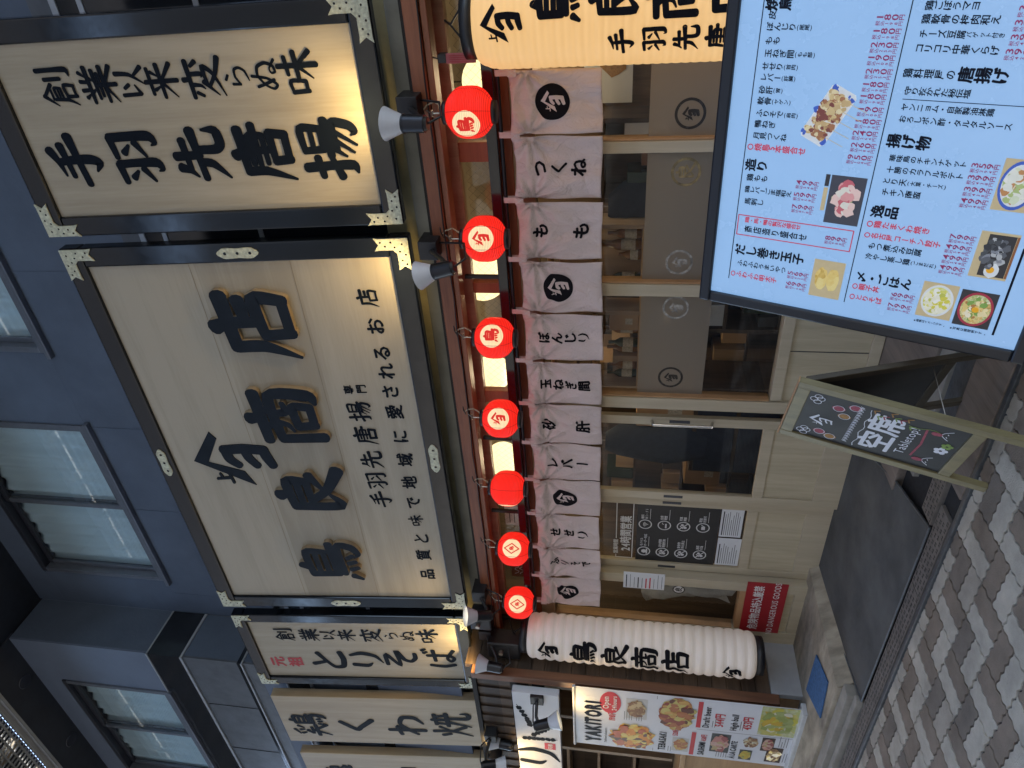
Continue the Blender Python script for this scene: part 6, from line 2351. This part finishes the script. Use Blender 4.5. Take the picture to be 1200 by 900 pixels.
B_flame = foodmat('printed_flames', [(0.08, 0.03, 0.02), (0.45, 0.08, 0.02), (0.75, 0.3, 0.03), (0.8, 0.55, 0.1), (0.8, 0.68, 0.25)], 22)
B_wing = foodmat('printed_wings', [(0.12, 0.02, 0.015), (0.4, 0.12, 0.05), (0.6, 0.35, 0.1), (0.55, 0.5, 0.15)], 20)
B_yaki = foodmat('printed_skewer_plate', [(0.12, 0.05, 0.03), (0.35, 0.2, 0.1), (0.55, 0.42, 0.22)], 36)
B_egg = foodmat('printed_roll', [(0.5, 0.38, 0.06), (0.62, 0.52, 0.12)], 14)
B_beer = foodmat('printed_beer', [(0.4, 0.42, 0.12), (0.55, 0.5, 0.14), (0.42, 0.48, 0.2), (0.62, 0.62, 0.42)], 14)
B_sash = foodmat('printed_raw_plate', [(0.3, 0.06, 0.06), (0.55, 0.25, 0.2), (0.6, 0.45, 0.35)], 28)


def bphoto(fx0, fx1, fz0, fz1, mt, shape='disc', under=None, wob=0.05, pal=None, size=0.02, n=60):
    q = MB()
    (x0, z1_), (x1, z0_) = bx(fx0, fz0), bx(fx1, fz1)
    if under:
        q.rect(x0, x1, z0_, z1_, under, bf, 0.002)
    if shape == 'disc':
        q.disc(((x0 + x1) / 2, (z0_ + z1_) / 2), (z1_ - z0_) / 2 * (0.85 if under else 1), mt, bf, 0.004, 30, rx=(x1 - x0) / 2 * (0.85 if under else 1), wob=wob)
    else:
        q.rect(x0, x1, z0_, z1_, mt, bf, 0.004)
    if pal:
        dish(q, (x0 + x1) / 2, (z0_ + z1_) / 2, (x1 - x0) / 2, (z1_ - z0_) / 2, bf, 0.0045, pal, n, size, 0.86 if not under else 0.7, 1.5)
    q.build('printed_photo', bn)


Q_white, Q_slate, Q_dark = mat('print_plate', (0.55, 0.55, 0.53), 0.5), mat('print_slate', (0.06, 0.07, 0.075), 0.5), mat('print_dark_bowl', (0.05, 0.03, 0.025), 0.5)
PF = tones('print_flame', [(0.8, 0.5, 0.06), (0.8, 0.62, 0.16), (0.75, 0.28, 0.03), (0.5, 0.1, 0.03), (0.1, 0.04, 0.03)], 0)
PW_ = tones('print_wing', [(0.3, 0.06, 0.04), (0.45, 0.16, 0.06), (0.6, 0.36, 0.1), (0.6, 0.52, 0.16), (0.12, 0.03, 0.02)], 0)
PY = tones('print_grill', [(0.45, 0.32, 0.16), (0.2, 0.09, 0.05), (0.58, 0.45, 0.25), (0.3, 0.16, 0.08)], 0)
PS = tones('print_raw', [(0.55, 0.25, 0.22), (0.62, 0.42, 0.35), (0.35, 0.1, 0.1), (0.5, 0.4, 0.2)], 0)
PB = tones('print_lemon', [(0.58, 0.54, 0.08), (0.36, 0.42, 0.16), (0.66, 0.66, 0.52), (0.6, 0.42, 0.05), (0.3, 0.36, 0.1)], 0)
bphoto(0.03, 0.47, 0.175, 0.365, B_flame, wob=0.2, pal=PF, size=0.03, n=130)
bphoto(0.58, 0.90, 0.235, 0.33, B_yaki, under=Q_white, wob=0.1, pal=PY, size=0.018, n=60)
bphoto(0.48, 0.98, 0.385, 0.535, B_wing, wob=0.08, pal=PW_, size=0.03, n=90)
bphoto(0.07, 0.33, 0.455, 0.53, B_wing, under=Q_white, wob=0.12, pal=PW_[1:4], size=0.018, n=40)
bphoto(0.14, 0.48, 0.625, 0.71, B_sash, under=Q_slate, wob=0.14, pal=PS, size=0.025, n=40)
bphoto(0.55, 0.99, 0.815, 0.975, B_beer, 'rect', pal=PB, size=0.03, n=70)
bphoto(0.30, 0.47, 0.765, 0.83, B_yaki, wob=0.12, pal=PY + PB[2:3], size=0.015, n=40)
bphoto(0.05, 0.24, 0.76, 0.815, B_egg, under=Q_slate, wob=0.1, pal=PB[:1] + PB[3:], size=0.02, n=12)
bphoto(0.26, 0.50, 0.845, 0.90, B_sash, under=Q_dark, wob=0.1, pal=PS[1:], size=0.015, n=18)
bphoto(0.06, 0.34, 0.875, 0.945, B_yaki, under=Q_dark, wob=0.1, pal=T_rice[:3] + PY, size=0.016, n=40)

# ================================================================ white skewer sign at the far left
t = thing('skewer_sign', 'white sign with painted skewers and red seal above the banner', 'sign', (-6.35, -0.66, 2.065))
q = MB(); q.box(-1.0, 0.79, -0.02, 0.05, 0.0, 0.40, M['signface']); q.build('board', t, 0.004)
q = MB()
for pts in ([(0.61, 0.37), (0.40, 0.29), (0.28, 0.26)], [(0.36, 0.02), (0.24, 0.14), (0.13, 0.26)], [(0.10, 0.03), (0.085, 0.2), (0.08, 0.35)]):
    q.line(pts, 0.006, M['ink'], flat, 0.0215)
    for k in range(7):
        t_ = 0.12 + k / 7.6
        i = 0 if t_ < 0.5 else 1
        u = t_ * 2 - i
        x = pts[i][0] + (pts[i + 1][0] - pts[i][0]) * u
        z = pts[i][1] + (pts[i + 1][1] - pts[i][1]) * u
        q.disc((x, z), 0.026, M['ink'], flat, 0.022 + 0.0002 * k, 12, rx=0.03, wob=0.2)
q.build('painted_skewers', t)
q = MB()
emit_glyph(q, 'り', -0.22, 0.21, 0.40, flat, 0.022, M['ink'], 1.3)
q.build('character', t)
q = MB()
emit_glyph(q, 'と', -0.68, 0.21, 0.38, flat, 0.022, M['ink'], 1.3)
q.build('character', t)
q = MB(); q.rect(-0.075, 0.03, 0.05, 0.15, M['redbadge'], flat, 0.022); emit_text(q, '元祖', -0.066, 0.082, 0.044, flat, 0.0235, M['white'], bold=0.03); q.build('red_seal', t)
spot(-5.64, -0.84, 2.05, (0.25, 0.25, -1), 'spotlight aimed down at the banner top beside the skewer sign', 3.0, base=(0.02, 0.16, 0.20))
spot(-6.45, -0.84, 2.56, (-0.1, 0.30, -1), 'small spotlight above the skewer sign, right one', 3.0, r=0.06, base=(0.05, 0.2, 0.16))
spot(-6.85, -0.84, 2.55, (0.0, 0.25, -1), 'small spotlight above the skewer sign, left one', 3.0, r=0.06, base=(0.05, 0.2, 0.16))

# ================================================================ across the street (behind the photographer, seen in reflections)
ob = thing('opposite_building', 'plain building across the street, behind the viewer', 'building', (0, -11, 0))
q = MB()
q.box(-40, 30, -6, 0, 0, 5.2, M['opp'])
q.box(-40, 30, -6, 0.1, 5.202, 9.1, M['oppdark'])  # upper storeys set dark to darken reflections; pale ones below bounce light
q.build('wall', ob)
for k in range(9):
    q = MB()
    x = -34 + k * 7
    q.box(x, x + 3.4, 0.1, 0.15, 5.8, 8.2, M['oppwin'])
    q.build('window', ob)
blk = thing('sky_blocker', 'dark elevated walkway added unseen above the opposite houses to bound the reflected sky', 'blocker', (0, -11, 10.5))  # added, out of view: leaves only a strip of sky mirrored in the lacquer
q = MB()
q.box(-60, 50, -1.2, 0, 0, 5.5, M['skyblock'])
q.build('blocker_slab', blk)
for k in range(6):
    q = MB()
    x = -40 + k * 16
    q.box(x, x + 1.0, -1.15, -0.15, -1.2, -0.002, M['skyblock'])
    q.build('blocker_post', blk)
